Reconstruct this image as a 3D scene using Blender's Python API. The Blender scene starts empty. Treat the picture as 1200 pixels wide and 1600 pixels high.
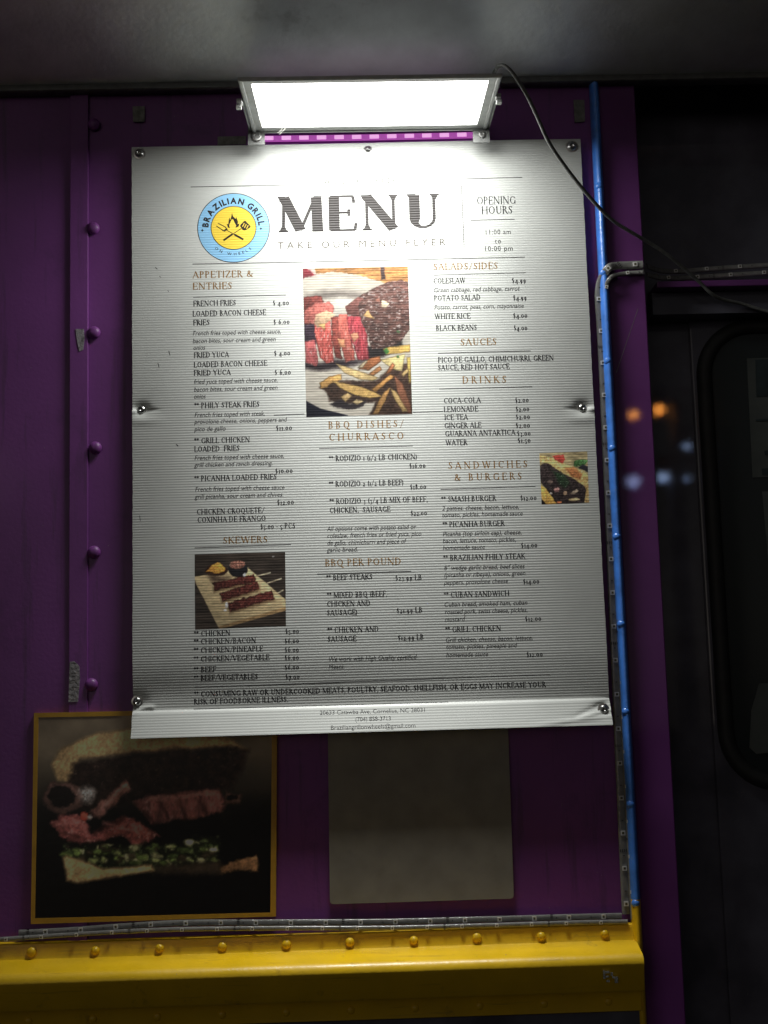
import bpy, bmesh, math, random
import numpy as np
from mathutils import Vector, Matrix
from mathutils.geometry import tessellate_polygon
random.seed(7)
S = bpy.context.scene
COL = S.collection
R = math.radians

# ------------------------------------------------------------------ camera
F_PX = 2200.0                      # focal length in pixels of the 1200x1600 photograph
YAW, PITCH, ROLL = R(1.408), R(7.894), R(-1.620)
CAM = Vector((0.0, -1.40, 0.0))
_f = Vector((math.sin(YAW)*math.cos(PITCH), math.cos(YAW)*math.cos(PITCH), math.sin(PITCH)))
_r0 = Vector((math.cos(YAW), -math.sin(YAW), 0)); _u0 = _r0.cross(_f)
_r = _r0*math.cos(ROLL) + _u0*math.sin(ROLL); _u = -_r0*math.sin(ROLL) + _u0*math.cos(ROLL)
cd = bpy.data.cameras.new('camera'); cam = bpy.data.objects.new('camera', cd); COL.objects.link(cam)
m = Matrix((_r, _u, -_f)).transposed().to_4x4(); m.translation = CAM; cam.matrix_world = m
cd.sensor_fit = 'VERTICAL'; cd.sensor_height = 36.0; cd.lens = 36.0*F_PX/1600.0
cd.clip_start = 0.01; cd.clip_end = 400
S.camera = cam

# ------------------------------------------------------------------ night sky, exposure
W = bpy.data.worlds.new('World'); S.world = W; W.use_nodes = True
nt = W.node_tree; bg = nt.nodes['Background']
sky = nt.nodes.new('ShaderNodeTexSky'); sky.sky_type = 'NISHITA'; sky.sun_disc = False
sky.sun_elevation = R(8.0); sky.sun_rotation = R(200); sky.air_density = 1.0; sky.dust_density = 2.0
hs = nt.nodes.new('ShaderNodeHueSaturation'); hs.inputs['Saturation'].default_value = 0.3
nt.links.new(sky.outputs[0], hs.inputs['Color']); nt.links.new(hs.outputs[0], bg.inputs[0])
SKY = 0.0072
bg.inputs[1].default_value = SKY
S.view_settings.view_transform = 'Standard'; S.view_settings.look = 'None'
S.view_settings.exposure = 0.0; S.view_settings.gamma = 1.0
S.cycles.max_bounces = 8; S.cycles.sample_clamp_indirect = 1.5
PANEL_EMIT = 17.5        # the lamp's glowing lens
BEAM_W = 0.52            # watts of the lamp's reflector beam
BEAM_SPREAD = 62

# ------------------------------------------------------------------ helpers
def ray(px, py):
    return _r*((px-600)/F_PX) - _u*((py-800)/F_PX) + _f
def at(px, py, y=0.0):
    v = ray(px, py); t = (y-CAM.y)/v.y
    return CAM + v*t
def lin(c):
    c = c/255.0
    return c/12.92 if c <= 0.04045 else ((c+0.055)/1.055)**2.4
def rgb(r, g, b, k=1.0): return (lin(r)*k, lin(g)*k, lin(b)*k)

def mat(name, col, rough=0.5, metal=0.0, noise=0.0, nscale=60.0, bump=0.0, bscale=400.0, coat=0.0,
        specks=0.0, emit=None, estr=0.0, attr=None, spec=0.5, trans=0.0, dirt=None, coat_rough=0.05, rvar=0.0, streak=None):
    M = bpy.data.materials.new(name); M.use_nodes = True
    t = M.node_tree; b = t.nodes['Principled BSDF']; L = t.links.new
    b.inputs['Roughness'].default_value = rough; b.inputs['Metallic'].default_value = metal
    b.inputs['Coat Weight'].default_value = coat; b.inputs['Coat Roughness'].default_value = coat_rough
    b.inputs['Specular IOR Level'].default_value = spec
    b.inputs['Transmission Weight'].default_value = trans
    tc = t.nodes.new('ShaderNodeTexCoord')
    src = None
    if attr:
        a = t.nodes.new('ShaderNodeAttribute'); a.attribute_name = attr; src = a.outputs['Color']
    else:
        c = t.nodes.new('ShaderNodeRGB'); c.outputs[0].default_value = (*col, 1); src = c.outputs[0]
    if noise:
        n = t.nodes.new('ShaderNodeTexNoise'); n.inputs['Scale'].default_value = nscale; n.inputs['Detail'].default_value = 6
        L(tc.outputs['Object'], n.inputs['Vector'])
        mr = t.nodes.new('ShaderNodeMapRange'); mr.inputs[1].default_value = .3; mr.inputs[2].default_value = .7
        mr.inputs[3].default_value = 1-noise; mr.inputs[4].default_value = 1+noise
        L(n.outputs['Fac'], mr.inputs[0])
        mx = t.nodes.new('ShaderNodeMix'); mx.data_type = 'RGBA'; mx.blend_type = 'MULTIPLY'; mx.inputs[0].default_value = 1
        L(src, mx.inputs[6]); L(mr.outputs[0], mx.inputs[7]); src = mx.outputs[2]
    if dirt:
        n = t.nodes.new('ShaderNodeTexNoise'); n.inputs['Scale'].default_value = dirt[0]; n.inputs['Detail'].default_value = 9
        n.inputs['Roughness'].default_value = .7
        L(tc.outputs['Object'], n.inputs['Vector'])
        mr = t.nodes.new('ShaderNodeMapRange'); mr.inputs[1].default_value = dirt[1]; mr.inputs[2].default_value = dirt[1]+.12
        mr.inputs[4].default_value = dirt[3]
        L(n.outputs['Fac'], mr.inputs[0])
        mx = t.nodes.new('ShaderNodeMix'); mx.data_type = 'RGBA'; L(mr.outputs[0], mx.inputs[0])
        L(src, mx.inputs[6]); mx.inputs[7].default_value = (*dirt[2], 1); src = mx.outputs[2]
    if streak:      # (stretch vector, threshold, colour, amount): rain streaks and rubbed scratches
        mp = t.nodes.new('ShaderNodeMapping'); mp.inputs['Scale'].default_value = streak[0]; L(tc.outputs['Object'], mp.inputs['Vector'])
        n = t.nodes.new('ShaderNodeTexNoise'); n.inputs['Scale'].default_value = 1.0; n.inputs['Detail'].default_value = 8; n.inputs['Roughness'].default_value = .65
        L(mp.outputs[0], n.inputs['Vector'])
        mr = t.nodes.new('ShaderNodeMapRange'); mr.inputs[1].default_value = streak[1]; mr.inputs[2].default_value = streak[1]+.1; mr.inputs[4].default_value = streak[3]
        L(n.outputs['Fac'], mr.inputs[0])
        mx = t.nodes.new('ShaderNodeMix'); mx.data_type = 'RGBA'; L(mr.outputs[0], mx.inputs[0])
        L(src, mx.inputs[6]); mx.inputs[7].default_value = (*streak[2], 1); src = mx.outputs[2]
    if specks:
        v = t.nodes.new('ShaderNodeTexVoronoi'); v.inputs['Scale'].default_value = specks; L(tc.outputs['Object'], v.inputs['Vector'])
        n = t.nodes.new('ShaderNodeTexNoise'); n.inputs['Scale'].default_value = specks*.21; L(tc.outputs['Object'], n.inputs['Vector'])
        mr = t.nodes.new('ShaderNodeMapRange'); mr.inputs[1].default_value = .52; mr.inputs[2].default_value = .75
        mr.inputs[3].default_value = 0.0; mr.inputs[4].default_value = .09; L(n.outputs['Fac'], mr.inputs[0])
        lt = t.nodes.new('ShaderNodeMath'); lt.operation = 'LESS_THAN'; L(v.outputs['Distance'], lt.inputs[0]); L(mr.outputs[0], lt.inputs[1])
        mx = t.nodes.new('ShaderNodeMix'); mx.data_type = 'RGBA'; L(lt.outputs[0], mx.inputs[0]); L(src, mx.inputs[6])
        mx.inputs[7].default_value = (.35, .33, .33, 1); src = mx.outputs[2]
    L(src, b.inputs['Base Color'])
    if rvar:
        n = t.nodes.new('ShaderNodeTexNoise'); n.inputs['Scale'].default_value = nscale*.7; n.inputs['Detail'].default_value = 5
        L(tc.outputs['Object'], n.inputs['Vector'])
        mr = t.nodes.new('ShaderNodeMapRange'); mr.inputs[1].default_value = .3; mr.inputs[2].default_value = .7
        mr.inputs[3].default_value = max(.02, rough-rvar); mr.inputs[4].default_value = rough+rvar
        L(n.outputs['Fac'], mr.inputs[0]); L(mr.outputs[0], b.inputs['Roughness'])
    if bump:
        n = t.nodes.new('ShaderNodeTexNoise'); n.inputs['Scale'].default_value = bscale; n.inputs['Detail'].default_value = 3
        L(tc.outputs['Object'], n.inputs['Vector'])
        bp = t.nodes.new('ShaderNodeBump'); bp.inputs['Strength'].default_value = 1.0; bp.inputs['Distance'].default_value = bump
        L(n.outputs['Fac'], bp.inputs['Height']); L(bp.outputs[0], b.inputs['Normal'])
        if coat: L(bp.outputs[0], b.inputs['Coat Normal'])
    if emit:
        b.inputs['Emission Color'].default_value = (*emit, 1); b.inputs['Emission Strength'].default_value = estr
    return M

M = {}
M['purple'] = mat('purple_paint', (.222, .056, .280), .45, noise=.14, nscale=9, bump=.00018, bscale=260, coat=.12, coat_rough=.28, specks=210, rvar=.12, dirt=(16, .57, (.12, .035, .15), .45), streak=((70, 70, 5), .56, (.10, .04, .12), .55))
M['purple_gloss'] = mat('glossy_purple_paint', (.165, .044, .20), .55, noise=.12, nscale=14, bump=.0000040, bscale=800, coat=.9, coat_rough=.015, specks=260, spec=.08)
M['door'] = mat('dark_door_paint', (.13, .128, .165), .55, noise=.3, nscale=20, bump=.0000040, bscale=800, coat=.9, coat_rough=.015, specks=240, spec=.05)
M['rubber'] = mat('black_rubber', (.025, .026, .027), .6, noise=.2)
M['glass_dark'] = mat('dark_glass', (.030, .036, .038), .06, spec=.5)
M['paper'] = mat('paper', (.10, .112, .106), .8, noise=.15, nscale=40)
M['paper_dark'] = mat('printed_paper', (.03, .045, .05), .7, noise=.3, nscale=60)
M['blue'] = mat('blue_paint', (.07, .26, .85), .36, noise=.2, nscale=60, bump=.0003, bscale=200, coat=.6, coat_rough=.12, dirt=(45, .63, (.25, .28, .3), .6))
M['yellow'] = mat('yellow_paint', (.82, .52, .010), .42, noise=.08, nscale=30, bump=.0002, bscale=260, coat=.2, coat_rough=.25, dirt=(38, .60, (.30, .17, .03), .6), rvar=.14, specks=150, streak=((9, 60, 240), .60, (.35, .20, .03), .5))
M['soffit'] = mat('soffit_satin_metal', (.68, .71, .72), .47, metal=.75, noise=.16, nscale=18, bump=.0004, bscale=140, dirt=(7, .6, (.16, .165, .165), .5))
M['upper'] = mat('upper_panel_paint', (.10, .10, .15), .5, noise=.12, nscale=12, bump=.0002, bscale=200)
M['alu'] = mat('aluminium', (.42, .43, .42), .45, metal=.6, noise=.15, nscale=90, bump=.0002, bscale=500)
M['alu_dark'] = mat('dark_aluminium', (.15, .155, .15), .5, metal=.4, noise=.2, nscale=90)
M['steel'] = mat('screw_steel', (.5, .5, .49), .28, metal=1.0, noise=.2, nscale=300)
M['black'] = mat('black_plastic', (.02, .02, .02), .5)
M['cable'] = mat('cable_sheath', (.17, .175, .17), .38, noise=.25, nscale=200)
M['sheet'] = mat('white_corrugated_plastic', (.61, .63, .605), .42, noise=.03, nscale=25, dirt=(55, .74, (.45, .45, .42), .5), spec=.35)
M['ink'] = mat('black_ink', (.022, .021, .023), .5, spec=.3)
M['ink_menu'] = mat('dark_brown_ink', (.020, .016, .015), .45, spec=.35)
M['gold'] = mat('gold_ink', (.27, .16, .058), .5, spec=.3)
M['header_gold'] = mat('header_gold_ink', (.040, .024, .009), .5, spec=.3)
M['grey_ink'] = mat('grey_ink', (.055, .050, .042), .5, spec=.3)
M['sky_blue'] = mat('light_blue_ink', (.27, .54, .80), .45, spec=.3)
M['logo_yellow'] = mat('yellow_ink', (.82, .60, .07), .45, spec=.3)
M['logo_black'] = mat('logo_black_ink', (.02, .015, .012), .45, spec=.3)
M['print'] = mat('photo_print', (1, 1, 1), .4, attr='Col', spec=.35)
M['print_poster'] = mat('poster_print', (1, 1, 1), .3, attr='Col', spec=.4, bump=.00008, bscale=200)
M['poster_border'] = mat('poster_yellow_border', (.62, .34, .03), .4, noise=.1, nscale=80)
M['plate'] = mat('grey_plate', (.30, .28, .24), .42, noise=.12, nscale=40, bump=.00004, bscale=600, dirt=(30, .62, (.2, .19, .16), .5), specks=330)
M['tape'] = mat('silver_tape', (.35, .34, .36), .35, metal=.3, noise=.5, nscale=260, bump=.0012, bscale=300)
M['tape_old'] = mat('old_grey_tape', (.23, .23, .21), .6, noise=.35, nscale=200, bump=.0006, bscale=300)
M['sleeve'] = mat('silicone_sleeve', (.24, .24, .23), .25, noise=.14, nscale=160, bump=.0004, bscale=220, coat=.7, coat_rough=.1, spec=.6)
M['chip'] = mat('led_chip_white', (.75, .75, .72), .4)
M['chip_eye'] = mat('led_chip_phosphor', (.10, .09, .05), .3)
M['solder'] = mat('solder_pad', (.05, .05, .05), .5)
M['pinkstrip'] = mat('pink_strip', (.45, .10, .48), .4, noise=.1, emit=(.62, .13, .60), estr=.55)
M['chip_lit'] = mat('lit_led_chip', (.9, .8, .9), .4, emit=(1, .48, .92), estr=.85)
M['lens'] = mat('lamp_lens', (.9, .9, .9), .4, emit=(1.0, 1.0, .965), estr=PANEL_EMIT)
M['asphalt'] = mat('asphalt', (.05, .05, .052), .85, noise=.3, nscale=25, bump=.004, bscale=150)
M['pole'] = mat('galvanised_pole', (.3, .3, .3), .5, metal=.5)

def make(name, verts, faces, material, parent=None, smooth=False, mats=None, midx=None):
    me = bpy.data.meshes.new(name); me.from_pydata([tuple(v) for v in verts], [], faces)
    for mm in (mats or [material]): me.materials.append(M[mm] if isinstance(mm, str) else mm)
    if midx is not None: me.polygons.foreach_set('material_index', midx)
    if smooth: me.polygons.foreach_set('use_smooth', [True]*len(me.polygons))
    me.update()
    o = bpy.data.objects.new(name, me); COL.objects.link(o)
    if parent is not None: o.parent = parent
    return o
def tag(o, label=None, cat=None, group=None, kind=None):
    for k, v in (('label', label), ('category', cat), ('group', group), ('kind', kind)):
        if v: o[k] = v
    return o
def empty(name, label, cat, group=None):
    o = bpy.data.objects.new(name, None); COL.objects.link(o); o.empty_display_size = .05
    return tag(o, label, cat, group)
class MB:
    def __init__(s): s.v = []; s.f = []; s.mi = []
    def box(s, x0, x1, y0, y1, z0, z1, mi=0):
        s.hexa([Vector(p) for p in ((x0,y0,z0),(x1,y0,z0),(x1,y1,z0),(x0,y1,z0),(x0,y0,z1),(x1,y0,z1),(x1,y1,z1),(x0,y1,z1))], mi); return s
    def hexa(s, p, mi=0):
        b = len(s.v); s.v += [Vector(q) for q in p]
        for f in ((0,3,2,1),(4,5,6,7),(0,1,5,4),(1,2,6,5),(2,3,7,6),(3,0,4,7)): s.f.append(tuple(b+i for i in f)); s.mi.append(mi)
        return s
    def obox(s, c, e1, e2, e3, mi=0):   # centre and half-extent vectors
        c = Vector(c); P = []
        for k in (-1, 1):
            for (i, j) in ((-1,-1),(1,-1),(1,1),(-1,1)): P.append(c+e1*i+e2*j+e3*k)
        return s.hexa(P, mi)
    def tube(s, pts, r, n=10, mi=0, cap=True):
        b = len(s.v); pts = [Vector(p) for p in pts]
        for i, p in enumerate(pts):
            tg = (pts[min(i+1, len(pts)-1)]-pts[max(i-1, 0)]).normalized()
            a = tg.cross(Vector((0,0,1)));
            if a.length < .1: a = tg.cross(Vector((1,0,0)))
            a.normalize(); c = tg.cross(a)
            rr = r[i] if isinstance(r, (list, tuple)) else r
            for k in range(n):
                t = 2*math.pi*k/n; s.v.append(p + (a*math.cos(t)+c*math.sin(t))*rr)
        for i in range(len(pts)-1):
            for k in range(n):
                s.f.append((b+i*n+k, b+i*n+(k+1) % n, b+(i+1)*n+(k+1) % n, b+(i+1)*n+k)); s.mi.append(mi)
        if cap:
            s.f.append(tuple(b+k for k in range(n))[::-1]); s.mi.append(mi)
            e = b+(len(pts)-1)*n; s.f.append(tuple(e+k for k in range(n))); s.mi.append(mi)
        return s
    def lathe(s, c, axis, prof, n=20, mi=0):  # prof = [(radius, along axis)]
        ax = Vector(axis).normalized(); a = ax.cross(Vector((0,0,1)))
        if a.length < .1: a = ax.cross(Vector((1,0,0)))
        a.normalize(); d = ax.cross(a); b = len(s.v); c = Vector(c)
        for (r, h) in prof:
            for k in range(n):
                t = 2*math.pi*k/n; s.v.append(c+ax*h+(a*math.cos(t)+d*math.sin(t))*r)
        for i in range(len(prof)-1):
            for k in range(n): s.f.append((b+i*n+k, b+i*n+(k+1) % n, b+(i+1)*n+(k+1) % n, b+(i+1)*n+k)); s.mi.append(mi)
        e = b+(len(prof)-1)*n; s.f.append(tuple(e+k for k in range(n))); s.mi.append(mi)
        return s
    def extrude_x(s, prof, x0, x1, mi=0, nx=1):   # prof list of (y,z) open or closed polyline swept along x
        b = len(s.v); n = len(prof)
        for i in range(nx+1):
            x = x0+(x1-x0)*i/nx
            for (y, z) in prof: s.v.append(Vector((x, y, z)))
        for i in range(nx):
            for k in range(n-1): s.f.append((b+i*n+k, b+i*n+k+1, b+(i+1)*n+k+1, b+(i+1)*n+k)); s.mi.append(mi)
        return s
    def build(s, name, material, parent=None, smooth=False, mats=None):
        return make(name, s.v, s.f, material, parent, smooth, mats, s.mi if mats else None)
def bevel(o, w, seg=2):
    md = o.modifiers.new('bevel', 'BEVEL'); md.width = w; md.segments = seg; md.limit_method = 'ANGLE'; return o
def shade_angle(o, a=40):
    for p in o.data.polygons: p.use_smooth = True
    md = o.modifiers.new('es', 'EDGE_SPLIT'); md.split_angle = R(a); return o

DOME = [(1.0, 0.0), (.97, .22), (.86, .42), (.66, .6), (.38, .72), (.12, .76)]
def dome_mesh(name, r, axis, material, h=1.0, n=20):
    b = MB(); b.lathe((0,0,0), axis, [(a*r, hh*r*h) for a, hh in DOME], n)
    o = b.build(name, material, None, True); me = o.data; bpy.data.objects.remove(o); return me
def inst(name, me, loc, parent, rot=None, scale=None):
    o = bpy.data.objects.new(name, me); COL.objects.link(o); o.parent = parent; o.location = loc
    if rot: o.rotation_euler = rot
    if scale: o.scale = scale
    return o

# ------------------------------------------------------------------ ground
g = MB(); g.box(-60, 60, -80, 40, -1.75, -1.70)
tag(g.build('ground', 'asphalt'), kind='structure')

# ================================================================== the truck
truck = empty('food_truck', 'purple food truck side with yellow rub rail, blue corner bead and overhanging roof edge', 'truck')
ZT = at(300, 146).z                # seam under the roof edge
col_l = at(955, 430).x; col_r = at(1007, 430).x
rail_top = at(500, 1457, -.004)
ZR = rail_top.z
X0 = -2.2; X1 = 1.6
# side panel with slight oil-canning
def panel(name, x0, x1, z0, z1, y, material, nx, nz, amp, seed, parent, thick=.003):
    rs = np.random.RandomState(seed); ph = rs.rand(6)*6.28
    v = []; f = []
    for j in range(nz+1):
        for i in range(nx+1):
            x = x0+(x1-x0)*i/nx; z = z0+(z1-z0)*j/nz
            d = amp*(math.sin(x*5.1+ph[0])*math.sin(z*4.3+ph[1])+.5*math.sin(x*11+z*3+ph[2])+.4*math.sin(z*13-x*4+ph[3]))
            v.append((x, y+d, z))
    for j in range(nz):
        for i in range(nx):
            a = j*(nx+1)+i; f.append((a, a+1, a+nx+2, a+nx+1))
    return make(name, v, f, material, parent, True)
panel('side_panel', X0, col_l, -1.2, ZT+.002, .001, 'purple', 60, 30, .0007, 3, truck)
# corner column (faces the viewer) with its return into the door recess
REC = .075
c = MB(); c.box(col_l-.004, col_r, -.0015, REC+.01, -1.2, ZT+.002)
bevel(c.build('corner_post', 'purple_gloss', truck), .0012, 2)
# lap batten at left + rivets
bx0 = at(109, 700).x; bx1 = at(138, 700).x
b = MB(); b.box(bx0, bx1, -.0028, .004, ZR-.01, ZT)
bevel(b.build('lap_strip', 'purple', truck), .0006, 2)
big = dome_mesh('rivet', .0066, (0,-1,0), 'purple', 1.05)
for (px, py) in ((146, 357), (147, 520), (149, 700), (147, 863), (143, 1070), (147, 195)):
    p = at(px, py, -.001); inst('rivet', big, (p.x, -.0012, p.z), truck)
# blue corner bead, turning yellow at its foot
brx = at(979, 1110, -.008).x
z_y = at(995, 1405, -.008).z
def bead(z0, z1, material):
    v = MB(); n = 14; r = .0050; nz = 30
    for j in range(nz+1):
        z = z0+(z1-z0)*j/nz
        for k in range(n+1):
            t = math.pi*k/n; v.v.append(Vector((brx-math.cos(t)*r, -.0015-math.sin(t)*r*2.1, z)))
    for j in range(nz):
        for k in range(n):
            a = j*(n+1)+k; v.f.append((a, a+1, a+n+2, a+n+1)); v.mi.append(0)
    return v.build('corner_bead', material, truck, True)
bl = bead(z_y, ZT, 'blue'); bl['label'] = 'blue painted corner bead'
yb_ = bead(-1.1, z_y, 'yellow'); yb_['label'] = 'yellow foot of the corner bead'
smallb = dome_mesh('rivet', .0040, (-.45,-1,0), 'blue', 1.0)
for py in (290, 425, 563, 700, 838, 975, 1112, 1257, 1412):
    z = at(970, py, -.01).z; inst('rivet', smallb, (brx-.0012, -.0094, z), bl)
# yellow rub rail: flange, rounded shoulder, face, lower lip
ZL = at(500, 1487, -.010).z
ZB = at(500, 1544, -.040).z
prof = [(.0, ZR), (-.0035, ZR-.0006), (-.0055, ZR-.002), (-.0060, ZR-.004), (-.0062, ZL+.004), (-.0075, ZL+.0012), (-.010, ZL)]
x_end = at(1006, 1500, -.040).x
Rr = .010
prof += [(-.030, ZL-.006)]
for k in range(9):
    t = R(12+78*k/8.0)
    prof.append((-.031-Rr*math.sin(t), ZL-.006-Rr+Rr*math.cos(t)))
z_face = prof[-1][1]
Zlip = at(500, 1566, -.036).z
prof += [(-.0395, z_face-.004), (-.0360, Zlip+.002), (-.0340, Zlip), (-.0180, Zlip-.0015), (-.0170, Zlip-.003), (-.0165, Zlip-.021), (-.014, Zlip-.022), (.0, Zlip-.0225)]
rb = MB(); rb.extrude_x(prof, X0, x_end, nx=80)
n = len(prof); base = 80*n
rb.f.append(tuple(base+k for k in range(n))); rb.mi.append(0)
rail = rb.build('rub_rail', 'yellow', truck); shade_angle(rail, 35); rail['label'] = 'yellow riveted rub rail'
yr = dome_mesh('rivet', .0045, (0,-1,0), 'yellow', 1.15)
for i in range(-5, 11):
    px = 150+99.3*(i-1); p = at(px, 1488-.0295*(px-50)*1.0, -.0062)
    if p.x > x_end-.01: continue
    ks = random.uniform(.9, 1.07); inst('rivet', yr, (p.x+random.uniform(-.0008, .0008), -.0061, (ZR+ZL)/2-.0012+random.uniform(-.0004, .0004)), rail, None, (ks, random.uniform(.8, 1.1), ks))
    inst('rivet', yr, (p.x-.001, -.0160, Zlip-.012), rail, scale=(.9,.6,.9))
# scuffed paint chips on the rail face
ch = MB()
for (px, py, w, h) in ((944,1523,3,12),(949,1519,6,3),(949,1526,5,2.5),(950,1533,5,3),(956,1522,3,5),(963,1531,5,9),(958,1527,3,3)):
    p = at(px, py, -.041); ch.obox(p, Vector((w*.00031,0,0)), Vector((0,.0004,0)), Vector((0,0,h*.00031)))
ch.build('paint_chip', 'tape_old', rail)
# skirt below the rail
sk = MB(); sk.box(X0, x_end-.001, -.010, .0, -1.2, Zlip-.023)
sk.build('skirt_panel', 'door', truck)
# roof edge: lip and outward sweeping underside
def ZTx(x): return ZT
lp = MB(); lp.extrude_x([(.002, ZT), (-.010, ZT-.0005), (-.0125, ZT+.001), (-.0125, ZT+.006), (-.011, ZT+.0075)], X0, X1, nx=40)
shade_angle(lp.build('drip_lip', 'alu_dark', truck), 50)
so = [(-.011, ZT+.0075)]
for k in range(1, 15):
    t = k/14.0; so.append((-.011-.52*t, ZT+.0075+.17*t+.015*math.sin(t*3.1)))
sf = MB(); sf.extrude_x(so, X0, X1, nx=60); sf.build('roof_overhang', 'soffit', truck, True)
rf = MB(); rf.extrude_x([so[-1], (-.535, so[-1][1]+.06), (.5, so[-1][1]+.14)], X0, X1); rf.build('roof_edge', 'soffit', truck)

a = at(997, 482, -.0016); b_ = at(963, 582, -.0016)
sc_ = MB(); sc_.obox((a+b_)/2, (b_-a)/2, Vector((0,.0001,0)), (b_-a).cross(Vector((0,1,0))).normalized()*.0002); sc_.build('hair_scratch', 'tape_old', truck)
# ---- door recess on the right
dz0, dz1 = -1.2, ZT
hx0 = at(1024, 445, .03).x
pn = MB(); pn.box(col_r-.001, X1, REC, REC+.01, dz0, dz1+.2); pn.build('recess_panel', 'door', truck)
hz1 = at(1100, 437, .02).z; hz0 = at(1100, 447, .02).z
hd = MB(); hd.box(hx0, X1, .022, REC-.0005, hz0, hz1)
bevel(hd.build('door_header_trim', 'purple_gloss', truck), .001, 2)
hd = MB(); hd.box(hx0-.002, X1, .040, REC-.001, at(1100,490,.04).z, hz0-.0005); hd.build('door_track', 'door', truck)
# door leaf with rounded window
door_l = at(1092, 800, REC).x
dl = MB(); dl.box(door_l, X1-.05, REC-.006, REC-.0005, dz0+.02, at(1100, 500, REC).z)
bevel(dl.build('door_leaf', 'door', truck), .002, 2)
wl = at(1122, 800, REC).x; wt = at(1130, 525, REC).z; wb = at(1180, 1212, REC).z; wr = wl+.42
def rr_loop(x0, x1, z0, z1, r, y, n=10):
    P = []
    for (cx, cz, a0) in ((x1-r, z1-r, 0), (x0+r, z1-r, 90), (x0+r, z0+r, 180), (x1-r, z0+r, 270)):
        for k in range(n+1):
            t = R(a0+90*k/n); P.append(Vector((cx+r*math.cos(t), y, cz+r*math.sin(t))))
    return P
yw = REC-.006
def ring(name, loops, material, parent):
    v = MB(); nn = len(loops[0])
    for L_ in loops: v.v += L_
    for i in range(len(loops)-1):
        for k in range(nn): v.f.append((i*nn+k, i*nn+(k+1) % nn, (i+1)*nn+(k+1) % nn, (i+1)*nn+k)); v.mi.append(0)
    return v.build(name, material, parent, True)
win = ring('window', [rr_loop(wl-.016, wr+.016, wb-.016, wt+.016, .062, yw-.0002), rr_loop(wl-.015, wr+.015, wb-.015, wt+.015, .061, yw-.006),
           rr_loop(wl-.006, wr+.006, wb-.006, wt+.006, .052, yw-.008), rr_loop(wl, wr, wb, wt, .046, yw-.004), rr_loop(wl, wr, wb, wt, .046, yw-.0005)], 'rubber', truck)
win['label'] = 'dark rounded window in a black gasket'
gl = MB(); gl.v = rr_loop(wl, wr, wb, wt, .046, yw-.0012); gl.f = [tuple(range(len(gl.v)))[::-1]]; gl.mi = [0]
gl.build('pane', 'glass_dark', win)
sc = dome_mesh('screw', .0030, (0,-1,0), 'alu_dark', .5, 12)
for (px, py) in ((1109,645),(1118,793),(1128,944),(1138,1098)):
    p = at(px, py, yw-.0005); inst('screw', sc, p, truck)

# notices taped to the door glass
def flat_sheet(name, P, material, y, thick=.0006):
    v = [at(px, py, y) for (px, py) in P]; n = len(v); w = [q+Vector((0, thick, 0)) for q in v]
    f = [tuple(range(n)), tuple(range(2*n-1, n-1, -1))] + [(k, k+n, (k+1) % n+n, (k+1) % n) for k in range(n)]
    return make(name, v+w, f, material)
def paper(P, label, prints):
    e = empty('notice', label, 'notice', 'notices taped to the door window')
    s = flat_sheet('paper_sheet', P, 'paper', yw-.0022); s.parent = e
    for q in prints:
        k = flat_sheet('printed_patch', q, 'paper_dark', yw-.0030, .0004); k.parent = e
paper([(1167,560),(1290,556),(1300,742),(1176,746)], 'grey notice with a dark printed picture, upper one in the door window',
      [[(1180,562),(1290,557),(1292,612),(1182,620)], [(1181,655),(1215,653),(1215,657),(1181,658)], [(1194,704),(1230,702),(1230,708),(1195,711)], [(1190,732),(1230,730),(1231,740),(1191,742)]])
paper([(1191,768),(1290,766),(1296,900),(1203,905)], 'grey notice cut off by the photo edge, below the upper notice', [[(1206,790),(1280,788),(1281,830),(1208,833)]])
paper([(1174,1110),(1186,1068),(1260,1064),(1260,1170),(1182,1178),(1171,1168)], 'dim crumpled grey paper low in the door window', [])

# ================================================================== floodlight
fl = empty('flood_light', 'lit white rectangular flood light mounted above the menu board', 'flood light')
YBk, YFr = -.030, -.1860
bl_, br_ = at(396, 209, YBk), at(759, 204, YBk)
fl_, fr_ = at(373, 127, YFr), at(783, 121, YFr)
def LP(u, v, h=0.0):   # u across 0..1, v back to front 0..1, h along outward face normal (down)
    p = (bl_*(1-u)+br_*u)*(1-v) + (fl_*(1-u)+fr_*u)*v
    return p + LN*h
LN = ((fl_+fr_)-(bl_+br_)).cross(br_-bl_).normalized()
if LN.z > 0: LN = -LN
E1 = (br_-bl_).normalized(); E2 = ((fl_+fr_)-(bl_+br_)).normalized()
def quadloop(u0, u1, v0, v1, h): return [LP(u0, v0, h), LP(u1, v0, h), LP(u1, v1, h), LP(u0, v1, h)]
eu0, eu1, ev0, ev1 = .043, .957, .10, .925
fm = MB()
loops = [quadloop(-.004, 1.004, -.004, 1.004, -.0035), quadloop(-.004, 1.004, -.004, 1.004, -.001), quadloop(.002, .998, .004, .996, 0.0), quadloop(.012, .988, .02, .982, 0.0),
         quadloop(.014, .986, .024, .978, -.0012), quadloop(eu0, eu1, ev0, ev1, -.0012), quadloop(eu0, eu1, ev0, ev1, -.0045)]
for L_ in loops: fm.v += L_
for i in range(len(loops)-1):
    for k in range(4): fm.f.append((i*4+k, i*4+(k+1) % 4, (i+1)*4+(k+1) % 4, (i+1)*4+k)); fm.mi.append(0)
fm.build('front_frame', 'alu', fl)
ln = MB(); ln.v = quadloop(eu0+.001, eu1-.001, ev0+.001, ev1-.001, -.0035); ln.f = [(0,1,2,3)]; ln.mi = [0]
lens = ln.build('lens', 'lens', fl)
if (lens.data.polygons[0].normal.dot(LN)) < 0:
    lens.data.flip_normals()
hs_ = MB()
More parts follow.
